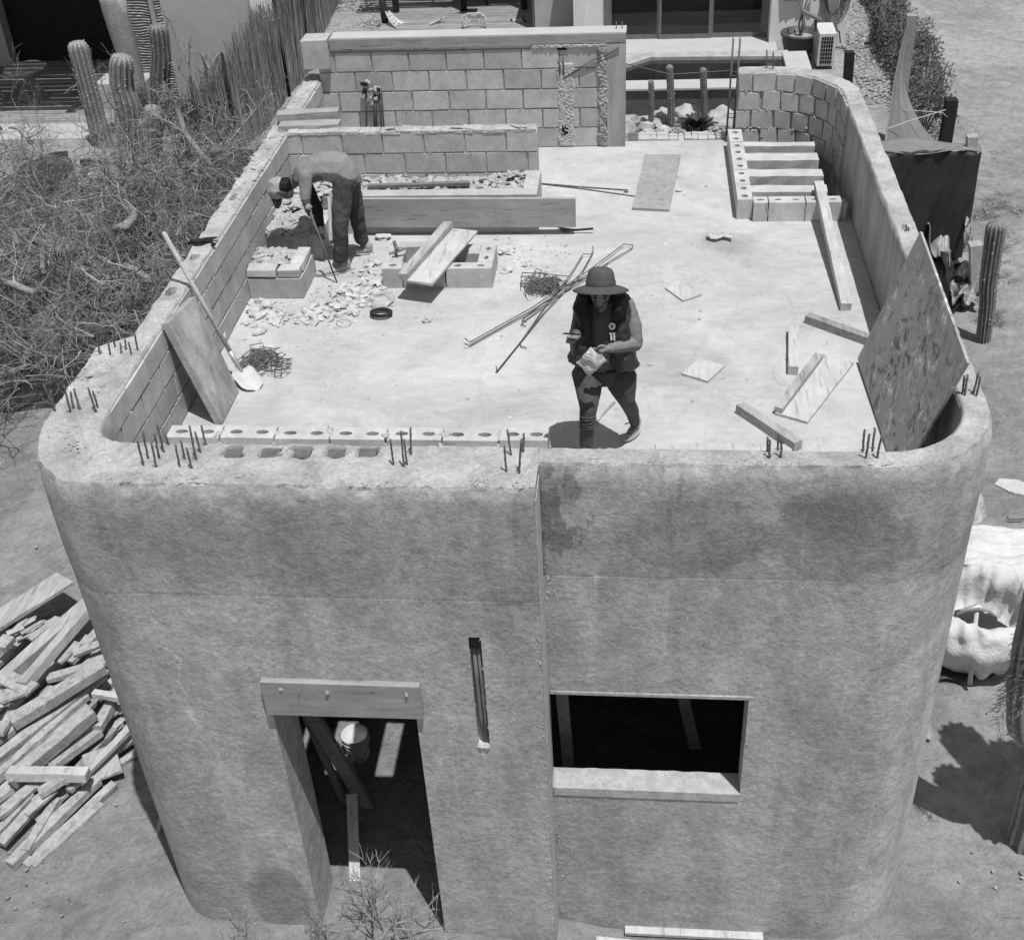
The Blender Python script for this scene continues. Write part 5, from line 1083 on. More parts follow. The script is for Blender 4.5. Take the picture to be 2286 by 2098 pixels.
def rtable(name, label, c, r, h, m):
    P_ = empty(name, c, label, 'table'); c = V3(c); mb = MB(); mb.lathe(c, [(.001, h), (r, h), (r, h - .03), (.001, h - .03)], 28, None, False); mb.build('tabletop', M[m], P_)
    for k in range(4):
        a = k * 1.57 + .6; mb = MB(); mb.bar(c + V3((math.cos(a) * r * .75, math.sin(a) * r * .75, 0)), c + V3((-math.cos(a) * r * .2, -math.sin(a) * r * .2, h - .03)), .035, .035); mb.build('leg', M[m], P_)
    return P_
# left house: plinth, deck, dark wooden wall, rippled panel, white wall
P = empty('left_house', (-12, 26, 0), 'left neighbour house with a dark timber wall, white stucco and a raised deck', 'house')
mb = MB(); mb.bx(-17, -10.95, 23.25, 24.15, -.5, 0.0, .003); mb.build('deck_plinth', M['white2'], P)
mb = MB(); mb.bx(-19, -11.3, 28.3, 28.5, -.2, 3.4); mb.build('timber_wall', M['dark'], P)
mb = MB(); mb.bx(-19, -14.7, 27.95, 28.3, -.2, 3.4); mb.build('stucco_pier', M['white2'], P)
mb = MB(); mb.bx(-9.42, -7.7, 24.32, 24.6, -.2, 3.6); mb.build('white_wall', M['white2'], P)
mb = MB(); mb.bx(-10.72, -9.42, 25.62, 25.8, -.2, 3.6); mb.build('rippled_backing', M['white2'], P)
mb = MB()
for x0, x1, sgn in ((-10.72, -10.13, 1), (-10.03, -9.44, -1)):
    n, m_ = 14, 520; vs = []
    for i in range(m_ + 1):
        z = 3.5 * i / m_
        for k in range(n + 1):
            x = x0 + (x1 - x0) * k / n; ph = z * 2 * math.pi / .056 + 2.6 * noise.noise(V3((x * 3, 0, z * 2.2))) * 2 + sgn * k * .28; vs.append((x, 25.60 - .03 - .02 * math.sin(ph) - .012 * noise.noise(V3((x * 12, 3, z * 12))), z))
    mb.add(vs, [(i * (n + 1) + k, i * (n + 1) + k + 1, (i + 1) * (n + 1) + k + 1, (i + 1) * (n + 1) + k) for i in range(m_) for k in range(n)], True)
mb.build('rippled_panel', M['stone'], P, 0, False)
mb = MB(); mb.bx(-10.12, -10.04, 25.48, 25.62, 0, 3.6); mb.build('panel_divider', M['white2'], P)
mb = MB(); mb.bx(-11.75, -10.35, 24.9, 25.6, 0, .55, .004); mb.build('white_block_bench', M['white2'], P, .01)
mb = MB(); y = 24.15
while y < 28.3: mb.bx(-16.5, -10.75, y, y + .12, -.05, .0 + random.uniform(0, .004)); y += .14
mb.build('deck_boards', M['deck'], P)
mb = MB(); y = 24.2
while y < 29.8: mb.bx(-19, -11.0, y, y + .21 + .03 * random.random(), 2.9, 2.96); y += .26
for x in (-17, -15.2, -13.4, -11.6): mb.bx(x, x + .2, 24.0, 29.8, 2.97, 3.15)
mb.bx(-19, -11.2, 26.6, 29.9, 3.16, 3.2)
mb.build('shade_slats', M['plank_dark'], P)
rtable('round_table', 'round wooden table on the left deck', (-13.2, 25.6, 0), .45, .72, 'plank_dark')
chair_folding('folding_chair', 'slatted folding chair left of the round table', (-14.2, 25.6, 0), 1.2, 'plank_dark'); chair_folding('folding_chair', 'slatted folding chair right of the round table', (-12.15, 25.9, 0), -.7, 'plank_dark')
# pale leaning trunks
t_ = empty('pale_tree', SY('A', 800, 620, 24.6), 'pale thick leaning tree trunks in front of the rippled wall', 'tree')
mb = MB(); n = 9; a, b, c = SY('A', 815, 640, 24.8), SY('A', 760, 330, 24.8), SY('A', 620, -120, 24.8)
mb.tube([a, a.lerp(b, .5), b, b.lerp(c, .35), b.lerp(c, .7), c], [.26, .24, .23, .24, .24, .22], 14); mb.build('trunk', M['cactus_old'], t_)
mb = MB(); mb.tube([b + V3((.1, 0, .0)), b + V3((-.02, 0, .6)), SY('A', 700, -100, 24.8)], [.12, .15, .14], 12); mb.build('limb', M['cactus_old'], t_)
# bare bushes: branching twigs
def twigs(mb, p, d, L, r, depth, spread=.6, droop=0, kids=3):
    n = 4; pts = [V3(p)]; d = V3(d).normalized()
    for i in range(n):
        d = (d + V3((random.gauss(0, .2), random.gauss(0, .2), random.gauss(0, .2) - droop))).normalized(); pts.append(pts[-1] + d * L / n)
        if depth > 0 and (i > 0 or depth < 2):
            for _ in range(kids if i == n - 1 else random.choice((0, 1, 1))):
                e = (d + V3((random.gauss(0, spread), random.gauss(0, spread), random.gauss(0, spread)))).normalized(); twigs(mb, pts[-1], e, L * random.uniform(.5, .75), r * .6, depth - 1, spread, droop, kids)
    mb.tube(pts, [r, r * .9, r * .8, r * .7, r * .5], 4 if r > .01 else 3, False, False)
def bush(name, label, p, h, n, r, depth=3, spread=.5, lean=(0, 0), group=None, cat='bare shrub'):
    mb = MB()
    for _ in range(n): twigs(mb, V3(p) + V3((random.gauss(0, .05), random.gauss(0, .05), 0)), (random.gauss(lean[0], .35), random.gauss(lean[1], .35), 1), h * random.uniform(.35, .5), r, depth, spread)
    return one(name, mb, M['twig'], label, cat, group)
p0, p1 = up((1060, 690), (1100, 330), 'A'); bush('bare_tree', 'bare twisted shrub standing before the white wall beside the tall dark cactus', (-9.05, 23.9, 0), 2.4, 4, .028, 3, .55, (.25, 0))
bush('bare_tree', 'bare thorny shrub between the leftmost cactus and the pale trunks', (-10.5, 23.8, 0), 1.8, 2, .018, 3, .5)
for k, (x, y, r_) in enumerate(((-1.98, 5.15, .009), (-2.05, 5.25, .008))):
    pass
for lb_, x_, y_, h_ in (('tall bare branching shrub rising from the brush beside the short fat cactus', -8.6, 22.0, 1.9), ('tall bare branching shrub rising from the brush next to the left parapet', -5.4, 18.5, 1.7), ('tall bare branching shrub in the middle of the brush heap', -8.0, 18.6, 1.8)):
    bush('bare_tree', lb_, (x_, y_, 0), h_, 4, .03, 3, .6)
bush('dry_shrub', 'thorny leafless shrub growing in front of the doorway', (-2.0, 5.46, .08), 1.1, 2, .012, 3, .6)
for _ in range(3): pass
bush('dry_shrub', 'low sprawling dry weed at the left side of the door threshold', (-2.35, 5.5, .05), .5, 5, .006, 3, .8)
bush('dry_shrub', 'low dry weed at the right side of the door threshold', (-1.62, 5.42, .05), .6, 4, .007, 3, .7)
bush('dry_shrub', 'small dry shrub at the foot of the front left corner', (-3.05, 5.45, .05), .42, 5, .006, 2, .6)
bush('dry_shrub', 'thin dry twig plant in front of the wall right of the doorway', (-1.0, 5.45, .05), .5, 2, .006, 2, .5)
# dead brush heap at the left
random.seed(5)
br = MB(); blk_ = 0
def brush_h(x, y): return 1.15 + .8 * noise.noise(V3((x * .5, y * .5, 0)))
for _ in range(1750):
    y = random.uniform(12.9, 22.5); 
    x = random.uniform(-12.2 if y > 15 else -8.9 + (y - 11.5) * -.5, -4.2 - max(0, (13 - y) * .8)) if y < 15.5 else random.uniform(-12.5, -4.25 - max(0, (y - 19.5) * .6))
    if x < -8.7 and 14.6 < y < 16.2: continue
    if noise.noise(V3((x * .75, y * .75, 4))) > .06 and random.random() < .9: continue
    if x < -10.2 and y > 20.8: continue
    if (x + 9.9) ** 2 / 1.2 + (y - 21.3) ** 2 / .8 < 1: continue
    z = random.uniform(0, brush_h(x, y) * (1 if y < 20.5 else .55)); dd = (random.gauss(0, 1), random.gauss(0, 1), random.gauss(.25, .45))
    twigs(br, (x, y, z), dd, random.uniform(.4, .85), random.choice((.005, .007, .010, .018)), 3, .85, -.01, 2)
tag(br.build('dead_brush', M['twig'], None, 0, False), 'tangled heap of dead thorny branches left of the building', 'brush', kind='stuff')
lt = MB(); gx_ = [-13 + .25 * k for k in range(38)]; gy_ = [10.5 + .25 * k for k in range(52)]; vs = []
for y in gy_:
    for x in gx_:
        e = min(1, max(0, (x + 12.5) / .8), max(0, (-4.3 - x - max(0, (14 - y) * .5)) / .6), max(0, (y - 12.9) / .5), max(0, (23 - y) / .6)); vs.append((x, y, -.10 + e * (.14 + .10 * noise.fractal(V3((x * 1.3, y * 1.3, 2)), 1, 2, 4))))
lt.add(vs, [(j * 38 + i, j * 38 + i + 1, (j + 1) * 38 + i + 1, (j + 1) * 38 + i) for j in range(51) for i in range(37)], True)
tag(lt.build('brush_shade_sheet', simple('painted_brush_shade', .045, .5, 9, 1, .04, 30, big=.3), None, 0, False), 'dark sheet of added litter under the dead branches', 'shading', kind='stuff')  # near-black sheet paints the deep shade between the dead branches
for lb_, pts, r_, cx in (('thick curved pale branch stub in the middle of the brush heap', ((1030, 860), (1120, 830), (1190, 760), (1210, 700), (1160, 650)), .085, 'T'), ('arched branch at the left edge of the brush heap', ((60, 840), (130, 890), (155, 980), (140, 1060), (105, 1130)), .05, 'T'),
                        ('forked thick branch in the left of the brush heap', ((230, 920), (380, 970), (480, 1040), (560, 1060), (740, 1020)), .08, 'T'), ('upright branch hanging from the forked branch', ((395, 975), (378, 1070), (385, 1250)), .045, 'T'),
                        ('long pale branch low at the left of the brush heap', ((0, 1310), (150, 1360), (300, 1420)), .06, 'T'), ('long branch lying toward the left parapet', ((1120, 1190), (1230, 1230), (1330, 1310), (1450, 1330)), .07, 'T'), ('thin straight branch pointing at the building corner', ((500, 1640), (650, 1730), (840, 1815)), .025, 'T'),
                        ('thick fallen branch under the cacti', ((1050, 650), (1100, 800), (1180, 900), (1250, 980)), .06, 'A')):
    zz = 1.0; mb = MB(); pp = [S(cx, *p, zz + .08 * math.sin(i * 1.3)) for i, p in enumerate(pts)]; mb.tube(pp, [r_ * (1 - .1 * i) for i in range(len(pp))], 8)
    for i in range(3):
        q = random.choice(pp[1:]); twigs(mb, q, (random.gauss(0, 1), random.gauss(0, 1), .6), .5, r_ * .3, 2, .6)
    one('fallen_branch', mb, M['twig'], lb_, 'branch')
# white sheet / box in the brush
mb = MB(); mb.slab([(-10.45, 22.1, .02), (-9.75, 22.1, .02), (-9.25, 20.9, .75 - .6), (-10.15, 20.8, .75 - .6)], (0, 0, 1), .02); one('white_board', mb, M['white2'], 'white sheet lying in the brush below the cacti', 'sheet')
mb = MB(); mb.slab([S('A', 470, 950, .3), S('A', 425, 950, .3), S('A', 470, 1115, .2), S('A', 510, 1110, .2)], (0, 0, 1), .05); mb.slab([S('A', 395, 860, .3), S('A', 720, 900, .3), S('A', 720, 950, .25), S('A', 410, 950, .25)], (0, 0, 1), .04); one('timber_frame', mb, M['plank_dark'], 'dark timber frame around the white sheet in the brush', 'frame')
# reed fence
P = empty('reed_fence', (-7.8, 25, 0), 'high fence of thin grey sticks running back along the left side', 'fence')
fp = [((-8.72, 22.5), 1.05), ((-8.3, 22.35), 1.45), ((-7.75, 22.45), 1.75), ((-7.55, 23.6), 2.0), ((-7.5, 25.5), 2.0), ((-7.45, 27.4), 2.1), ((-7.7, 30), 2.1), ((-8.0, 34.5), 2.2)]
mb = MB(); bk = MB()
for (a, ha), (b, hb_) in zip(fp, fp[1:]):
    L = math.dist(a, b); n = int(L / .011)
    for i in range(n):
        t = i / n; x = a[0] + (b[0] - a[0]) * t + random.gauss(0, .02); y = a[1] + (b[1] - a[1]) * t + random.gauss(0, .02); hh = (ha + (hb_ - ha) * t) * random.uniform(.86, 1.04) * (1 + .08 * math.sin(t * L * 2.2)); r_ = random.uniform(.006, .015)
        dx, dy = random.gauss(0, .05), random.gauss(0, .05)
        mb.tube([(x, y, -.05), (x + dx * .5 + random.gauss(0, .01), y + dy * .5, hh * .5), (x + dx * 1.3, y + dy * 1.3, hh)], [r_, r_, r_ * .6], 3, False, False)
    bk.slab([(a[0], a[1], 0), (b[0], b[1], 0), (b[0], b[1], hb_ * .82), (a[0], a[1], ha * .82)], (.02, .02, 0), .01)
mb.build('sticks', M['reed'], P, 0, False); bk.build('backing', M['reed'], P)
for i in (2, 4, 5): mb = MB(); (x, y), h_ = fp[i]; mb.tube([(x + .06, y - .06, 0), (x + .05, y - .06, h_ + .15)], .035, 8); mb.build('fence_post', M['dark'], P)
# lumber heap
random.seed(9)
def lum(a, b, w_, h_, za, zb, m='lumber', label=None, nm='lumber_plank'):
    yy_ = (a[1] + b[1]) / 2; xx_ = (a[0] + b[0]) / 2
    auto = ('dark ' if m == 'plank_dark' else '') + ('wide' if w_ > .12 else 'narrow' if w_ < .095 else 'medium width') + (' flat plank' if h_ < .05 else ' squared timber') + ' in the ' + ('far' if yy_ < 700 else 'middle' if yy_ < 1050 else 'near') + ' part of the heap, ' + ('on its wall side' if xx_ > 260 else 'on its outer side')
    if label is None: w_ *= .8; h_ *= .8; d_ = (a[0] - b[0], a[1] - b[1]); a = (a[0] + d_[0] * .08, a[1] + d_[1] * .08)
    p0 = S('H', *a, za); p1 = S('H', *b, zb); mb = MB(); mb.bar(p0, p1, w_, h_, (random.gauss(0, .12), random.gauss(0, .12), 1), .004, 5)
    return one(nm, mb, M[m], label or auto, 'plank', 'planks heaped beside the left wall')
lum((-40, 400), (300, 190), .32, .04, .45, .45, 'plank', 'widest pale board, topmost at the far end of the heap')
lum((40, 1083), (405, 1088), .11, .09, .42, .42, 'plank_pale', 'pale square timber lying crosswise over the near part of the heap')
lum((395, 1065), (545, 1010), .36, .03, .2, .2, 'plank', 'grey square board on the right edge of the heap')
lum((430, 715), (620, 745), .07, .05, .5, .5, 'plank_pale', 'thin pale batten lying crosswise against the wall on the heap')
lum((55, 850), (475, 590), .14, .10, .50, .62, 'lumber', 'thick round edged timber on top in the middle of the heap')
lum((45, 1125), (425, 800), .12, .12, .35, .5, 'lumber', 'square timber with a dark cut end lying above the crosswise timber')
lum((0, 660), (410, 300), .13, .1, .4, .45, 'plank', 'long timber leaning to the wall at the far end of the heap'); lum((105, 680), (430, 300), .11, .09, .5, .5, 'plank', 'second long timber crossing at the far end of the heap')
for a, b, w_, h_, za, zb in (((0, 1000), (480, 630), .12, .08, .35, .45), ((0, 1085), (400, 725), .10, .07, .3, .4), ((250, 1045), (460, 890), .10, .08, .3, .3), ((75, 1475), (450, 1110), .12, .09, .12, .2), ((150, 1480), (525, 1130), .10, .06, .07, .12), ((175, 1492), (470, 1222), .09, .06, .07, .1),
                             ((0, 1265), (180, 1120), .13, .05, .3, .3), ((20, 1385), (260, 1130), .12, .06, .2, .25), ((430, 885), (600, 610), .12, .05, .25, .35), ((400, 1065), (640, 900), .11, .05, .15, .2), ((500, 1010), (625, 840), .14, .04, .15, .2), ((0, 1345), (150, 1180), .10, .08, .2, .25),
                             ((130, 1425), (265, 1200), .10, .08, .15, .2), ((330, 560), (480, 400), .13, .06, .35, .4), ((350, 530), (510, 470), .10, .05, .4, .45), ((260, 560), (350, 480), .2, .03, .4, .4), ((0, 920), (330, 690), .12, .07, .35, .45), ((100, 1000), (400, 770), .10, .06, .3, .35),
                             ((0, 1180), (300, 900), .12, .07, .2, .3), ((450, 870), (515, 760), .12, .1, .35, .35), ((20, 640), (150, 700), .2, .04, .5, .5), ((-20, 740), (130, 690), .22, .04, .45, .5), ((0, 900), (60, 800), .12, .05, .45, .4), ((190, 1170), (300, 1100), .12, .07, .35, .4), ((560, 1030), (625, 990), .08, .04, .1, .12),
                             ((240, 640), (520, 560), .12, .06, .35, .4), ((0, 480), (50, 490), .2, .08, .45, .45)):
    lum(a, b, w_, h_, za, zb)
for _ in range(60):
    x, y = random.uniform(-10, 520), random.uniform(540, 1330)
    if y > 1000 + (520 - x) * .9: continue
    L = random.uniform(160, 380); an = math.atan2(-1, 1.12 + random.gauss(0, .18)); z = random.uniform(.05, .28)
    lum((x - L * math.cos(an) / 2, y - L * math.sin(an) / 2), (x + L * math.cos(an) / 2, y + L * math.sin(an) / 2), random.uniform(.07, .14), random.uniform(.03, .08), z, z + .05, random.choice(('lumber', 'lumber', 'plank', 'plank_dark')))
mb = MB()
for _ in range(26):
    c = S('H', random.uniform(20, 210), random.uniform(370, 460), random.uniform(.2, .4)); mb.box(c, (random.uniform(.1, .4), random.uniform(.03, .08), .012), Matrix.Rotation(random.uniform(.6, 1.4), 3, 'Z') @ Matrix.Rotation(random.gauss(0, .2), 3, 'X'), .004)
one('bark_pile', mb, M['plank'], 'flaked sheet of splintered bark below the widest board', 'bark')
for lb_, a, b in (('dark stake leaning on the foot of the left wall', (712, 1412), (748, 1240)), ('second thinner stake at the foot of the left wall', (765, 1400), (757, 1310))):
    p0 = S('H', *a, .02); p1 = V3((-3.90, p0.y + .42, .62)) if a[0] == 712 else V3((-3.9, p0.y + .15, .3)); mb = MB(); mb.bar(p0, p1, .04, .04); one('wood_stake', mb, M['plank_dark'], lb_, 'stake')
for lb_, x0, x1, y0, y1 in (('longer pale board lying at the foot of the right facade', -.28, 1.15, 5.80, 5.72), ('shorter pale board lying against the foot of the right facade', -.05, 1.04, 5.93, 5.93), ('third thin board lying partly under the longer one', -.22, 1.25, 5.73, 5.85)):
    mb = MB(); mb.bar((x0, y0, -.09 + (.03 if 'longer' in lb_ and 'third' not in lb_ else 0)), (x1, y1, -.09 + (.03 if 'longer' in lb_ and 'third' not in lb_ else 0)), .07, .03); one('board', mb, M['plank_pale'], lb_, 'board', 'boards at the foot of the facade')
# things inside the doorway
g0 = 0.06
bk_ = empty('bucket', (-2.52, 7.5, g0), 'white plastic bucket standing in a patch of sun inside the doorway', 'bucket')
mb = MB(); mb.lathe((-2.50, 7.48, g0), [(.10, .005), (.12, .30), (.127, .302), (.127, .315), (.114, .315), (.095, .02), (.001, .02)], 28); mb.lathe((-2.50, 7.48, g0), [(.119, .25), (.128, .252), (.128, .262), (.119, .264)], 28); mb.lathe((-2.50, 7.48, g0), [(.117, .215), (.126, .217), (.126, .225), (.117, .227)], 28); mb.build('pail', M['white_paint'], bk_)
mb = MB(); mb.tube([(-2.64, 7.4, g0 + .29), (-2.55, 7.32, g0 + .12), (-2.42, 7.32, g0 + .15), (-2.35, 7.42, g0 + .29)], .004, 5); mb.build('bail', M['darksteel'], bk_)
plank('prop', 'broad dark prop leaning across the inside of the doorway', (-2.30, 6.9, g0), (-2.95, 6.9, 2.3), .12, .05, 'plank_dark', 'timber', up=(0, 1, 0)); plank('prop', 'thin dark prop leaning behind the broad prop in the doorway', (-2.52, 6.95, g0), (-2.95, 7.15, 1.9), .06, .04, 'plank_dark', 'timber', up=(0, 1, 0))
plank('short_plank', 'white topped board standing before the bucket in the doorway', (-2.47, 7.1, g0), (-2.52, 7.2, .40), .09, .03, 'plank_pale', 'board', up=(0, 1, 0)); plank('batten', 'thin batten standing beside the bucket in the doorway', (-2.38, 6.95, g0), (-2.58, 7.15, .62), .03, .02, 'plank', 'batten', up=(0, 1, 0))
plank('prop', 'dark prop just behind the left end of the window', (-.50, 6.5, 1.1), (-.62, 6.9, 2.9), .09, .05, 'plank_dark', 'timber', up=(0, 1, 0)); plank('prop', 'dark prop slanting behind the right half of the window', (.5, 6.9, 1.0), (.1, 7.4, 2.6), .09, .05, 'plank_dark', 'timber', up=(0, 1, 0))
mb = MB(); mb.bar((-2.27, 6.14, .09), (-2.36, 6.7, .5), .09, .02, j=.002); one('plank_end', mb, M['plank_pale'], 'pale board end standing in the sunlit threshold of the doorway', 'board')
for _ in range(0): pass
def grid(P00, P10, P11, P01, n, m_, fn): # bilinear cloth
    mb = MB(); vs = []
    for i in range(n + 1):
        for k in range(m_ + 1):
            u, v = i / n, k / m_; p = (P00 * (1 - u) + P10 * u) * (1 - v) + (P01 * (1 - u) + P11 * u) * v; vs.append(p + V3(fn(u, v)))
    mb.add(vs, [(i * (m_ + 1) + k, i * (m_ + 1) + k + 1, (i + 1) * (m_ + 1) + k + 1, (i + 1) * (m_ + 1) + k) for i in range(n) for k in range(m_)], True); return mb
# right side: sack, mattock, tarps, posts, hedge
P = empty('bulk_sack', (3.5, 10.0, 0), 'large open white woven bulk sack slumped beside the right wall', 'sack')
SC_ = S('K', 445, 675, .55)
def crumple(mb, cx, cy, prof, n=56, amp=.05, f=6, m='sack', sx=1, sy=1):
    vs = []; fs = []
    for i, (r_, z) in enumerate(prof):
        for k in range(n):
            a = 2 * math.pi * k / n; d = 1.3 * (.35 - abs(noise.noise(V3((math.cos(a) * f * .3, math.sin(a) * f * .3, i * .35))))) + 1.5 * (.25 - abs(noise.noise(V3((math.cos(a) * f * .6 + 5, math.sin(a) * f * .6, i * .5))))) + .5 * noise.noise(V3((math.cos(a) * f * 1.6, math.sin(a) * f * 1.6, i * .9)))
            vs.append((cx + math.cos(a) * (r_ + amp * d) * sx, cy + math.sin(a) * (r_ + amp * d) * sy, z + amp * .8 * noise.noise(V3((math.cos(a) * f + 7, math.sin(a) * f, i * .8)))))
    for i in range(len(prof) - 1):
        for k in range(n): fs.append((n * i + k, n * i + (k + 1) % n, n * i + n + (k + 1) % n, n * i + n + k))
    mb.add(vs, fs, False)
mb = MB(); crumple(mb, SC_.x, SC_.y, [(.40, -.15), (.52, .0), (.60, .18), (.62, .32), (.58, .42), (.60, .47), (.56, .54), (.51, .57), (.45, .56), (.39, .48), (.37, .40), (.38, .3), (.36, .1), (.1, .0)], n=84, amp=.075, f=7); so = mb.build('sack_body', M['sack'], P)
mb = MB(); mb.lathe((SC_.x, SC_.y, 0), [(.40, .06), (.2, .13), (.001, .14)], 20); mb.build('sack_inner_shade', M['tarp'], P)  # contents coloured near-black to give the shade inside the open sack
mb = grid(V3((2.9, 11.2, -.1)), V3((5.1, 11.1, -.1)), V3((5.1, SC_.y + .45, -.1)), V3((2.9, SC_.y + .45, -.1)), 44, 44, lambda u, v: (.05 * noise.noise(V3((u * 5, v * 5, 1))), .05 * noise.noise(V3((u * 5, v * 5, 9))), .16 * (math.sin(u * 3.14) * math.sin(v * 3.14)) ** .5 + .05 * (1 - abs(math.sin(v * 15 + u * 3 + 5 * noise.noise(V3((u * 2.5, v * 2.5, 2)))))) + .11 * (.4 - abs(noise.noise(V3((u * 5, v * 8, 4))))) + .05 * (.4 - abs(noise.noise(V3((u * 13, v * 17, 4))))))); one('folded_tarp', mb, M['sack'], 'white sheet heaped behind the bulk sack', 'sheet')
mb = MB(); crumple(mb, 3.55, 11.55, [(.001, .3), (.2, .28), (.33, .1), (.36, -.15)], amp=.07, f=3); one('cement_bag', mb, M['bag'], 'torn crumpled bag at the wall behind the white sheet', 'bag')
mb = grid(S('K', 225, 1070, -.10), S('K', 480, 1060, -.10), V3((4.0, 9.7, -.08)), V3((2.95, 9.7, -.08)), 16, 16, lambda u, v: (0, .02 * math.sin(u * 9), .012 + .015 * noise.noise(V3((u * 5, v * 5, 1)))))
for pl_ in so.data.polygons: pl_.use_smooth = True
so.modifiers.new('s', 'SUBSURF').render_levels = 1
o = one('ground_tarp', mb, M['tarp'], 'black tarp lying on the sand under the bulk sack', 'tarp'); o.modifiers.new('s', 'SOLIDIFY').thickness = .01
pk = empty('pickaxe', (3.4, 9, 0), 'pick with a curved head and pale handle leaning on the front of the bulk sack', 'pick')
p0 = S('K', 380, 1080, -.05); p1 = V3((3.44, 9.30, .78)); p1 = SY('K', 412, 745, 9.0); mb = MB(); mb.tube([p0, p0.lerp(p1, .5), p1], [.024, .019, .021], 8); mb.build('handle', M['plank_pale'], pk)
mb = MB(); mb.tube([p1 + V3(v) for v in ((-.17, .02, -.07), (-.11, .01, .0), (0, 0, .05), (.11, .01, .0), (.18, .02, -.08))], [.008, .022, .034, .022, .010], 8); mb.build('head', M['steel'], pk)
plank('stake', 'pale board standing at the foot of the right wall beside the sack shadow', S('K', 192, 1330, -.1), V3((2.55, 8.75, .55)), .05, .05, 'plank_dark', 'stake')
mb = MB(); q_ = [S('K', *p, -.09) for p in ((492, 170), (520, 140), (575, 138), (640, 170), (640, 225), (560, 205))]; mb.slab(q_, (0, 0, 1), .02); one('flat_stone', mb, M['plank_pale'], 'thin rounded pale board lying on the sand at the right edge', 'board')
mb = MB(); mb.tube([S('K', 552, 318, -.05), S('K', 560, 328, -.05), S('K', 628, 325, -.05)], .012, 5); one('wire_piece', mb, M['rust'], 'bent wire lying on the sand right of the building', 'wire')
# shade cloth, black tarp fence, posts
def post(name, label, b, t, c, r_, m='plank_dark', z=0, sq=True):
    p0, p1 = up(b, t, c, z); mb = MB()
    if sq: mb.bar(p0 - V3((0, 0, .1)), p1, r_ * 2, r_ * 2, (0, 1, 0), .003, 4)
    else: mb.tube([p0 - V3((0, 0, .1)), p1], r_, 10)
    one(name, mb, M[m], label, 'post'); return p0, p1
A1 = SY('C', 1527, 65, 22.5); A0 = V3((A1.x + .02, 22.5, 0)); mb = MB(); mb.bar(A0 - V3((0, 0, .1)), A1, .17, .17, (0, 1, 0), .003, 4); one('fence_post', mb, M['plank_dark'], 'tallest grey post holding the far end of the shade cloth', 'post')
B0, B1 = post('fence_post', 'dark charred post between the hedge and the sand mound', (1668, 645), (1700, 430), 'C', .10, 'dark')
D0, D1 = post('fence_post', 'short dark post beside the house corner near the curved wall', (1250, 350), (1258, 225), 'C', .09, 'dark')
E0, E1 = post('wood_stake', 'grey broad stake leaning beside the straight cactus', (1765, 640), (1755, 345), 'G', .085, 'plank')
post('wood_stake', 'short stake at the far edge of the gravel beside the hedge', (1385, 205), (1412, -40), 'C', .06, 'plank_dark')
PT = S('F', 2150, 575, 0); PTt = SY('F', 2163, 335, PT.y); TH = PTt.z
def curve(pts, n):
    out = []
    for i in range(n + 1):
        t = i / n * (len(pts) - 1); k = min(int(t), len(pts) - 2); f_ = t - k; a = pts[max(k - 1, 0)]; b = pts[k]; c = pts[k + 1]; d = pts[min(k + 2, len(pts) - 1)]
        out.append(((2 * b) + (c - a) * f_ + (2 * a - 5 * b + 4 * c - d) * f_ * f_ + (3 * b - a - 3 * c + d) * f_ ** 3) * .5)
    return out
ya, yb, yl = A0.y, 22.0, 20.0
le_ = curve([SY('X', x, y, Y) for x, y, Y in ((578, 150, ya), (500, 430, ya - .4), (420, 800, ya - 1.0), (360, 1180, ya - 1.8), (325, 1430, yl))], 30)
ri_ = curve([SY('X', x, y, Y) for x, y, Y in ((592, 155, ya), (520, 560, ya - .15), (545, 900, ya - .3), (700, 1240, yb - .1), (890, 1440, yb - .1))], 30)
mb = MB(); vs = []
for i in range(31):
    for k in range(21):
        v = k / 20; p = le_[i].lerp(ri_[i], v); wd_ = (ri_[i] - le_[i]).length; vs.append(p + V3((0, .10 * wd_ * math.sin(v * 3.14) + .03 * math.sin(v * 19 + i * .25) * min(1, wd_), -.10 * wd_ * math.sin(v * 3.14))))
mb.add(vs, [(i * 21 + k, i * 21 + k + 1, (i + 1) * 21 + k + 1, (i + 1) * 21 + k) for i in range(30) for k in range(20)], True)
o = one('shade_cloth', mb, M['cloth'], 'grey shade cloth sagging between two posts beside the hedge', 'cloth'); o.modifiers.new('s', 'SOLIDIFY').thickness = .006
XL = 2.5
mb = grid(V3((XL, PT.y, TH)), V3((PT.x, PT.y, TH - .05)), V3((PT.x - .05, PT.y - .15, -.1)), V3((XL, PT.y - .2, -.1)), 60, 24, lambda u, v: (0, .06 * math.sin(u * 23 + v * 3) * v + .03 * math.sin(u * 51 + v * 9), -.04 * math.sin(u * 3.14 * 2) * (1 - v)))
o = one('black_tarp', mb, M['tarp'], 'black tarp hung as a fence behind the right parapet below the shade cloth', 'tarp'); o.modifiers.new('s', 'SOLIDIFY').thickness = .006
mb = grid(V3((XL, PT.y + .55, TH + .02)), V3((PT.x, PT.y + .35, TH - .02)), V3((PT.x, PT.y - .03, TH - .03)), V3((XL, PT.y - .03, TH + .02)), 40, 8, lambda u, v: (0, .03 * math.sin(u * 15), .04 * math.sin(u * 12 + v * 4)))
o = one('tarp_fold', mb, M['cloth'], 'pale grey folded band along the top of the black tarp', 'tarp'); o.modifiers.new('s', 'SOLIDIFY').thickness = .006
mb = MB(); mb.bar(PT + V3((.03, .14, -.1)), PTt + V3((.05, .14, .16)), .14, .14, (0, 1, 0), .003, 4); one('fence_post', mb, M['plank'], 'pale topped post at the corner of the black tarp', 'post')
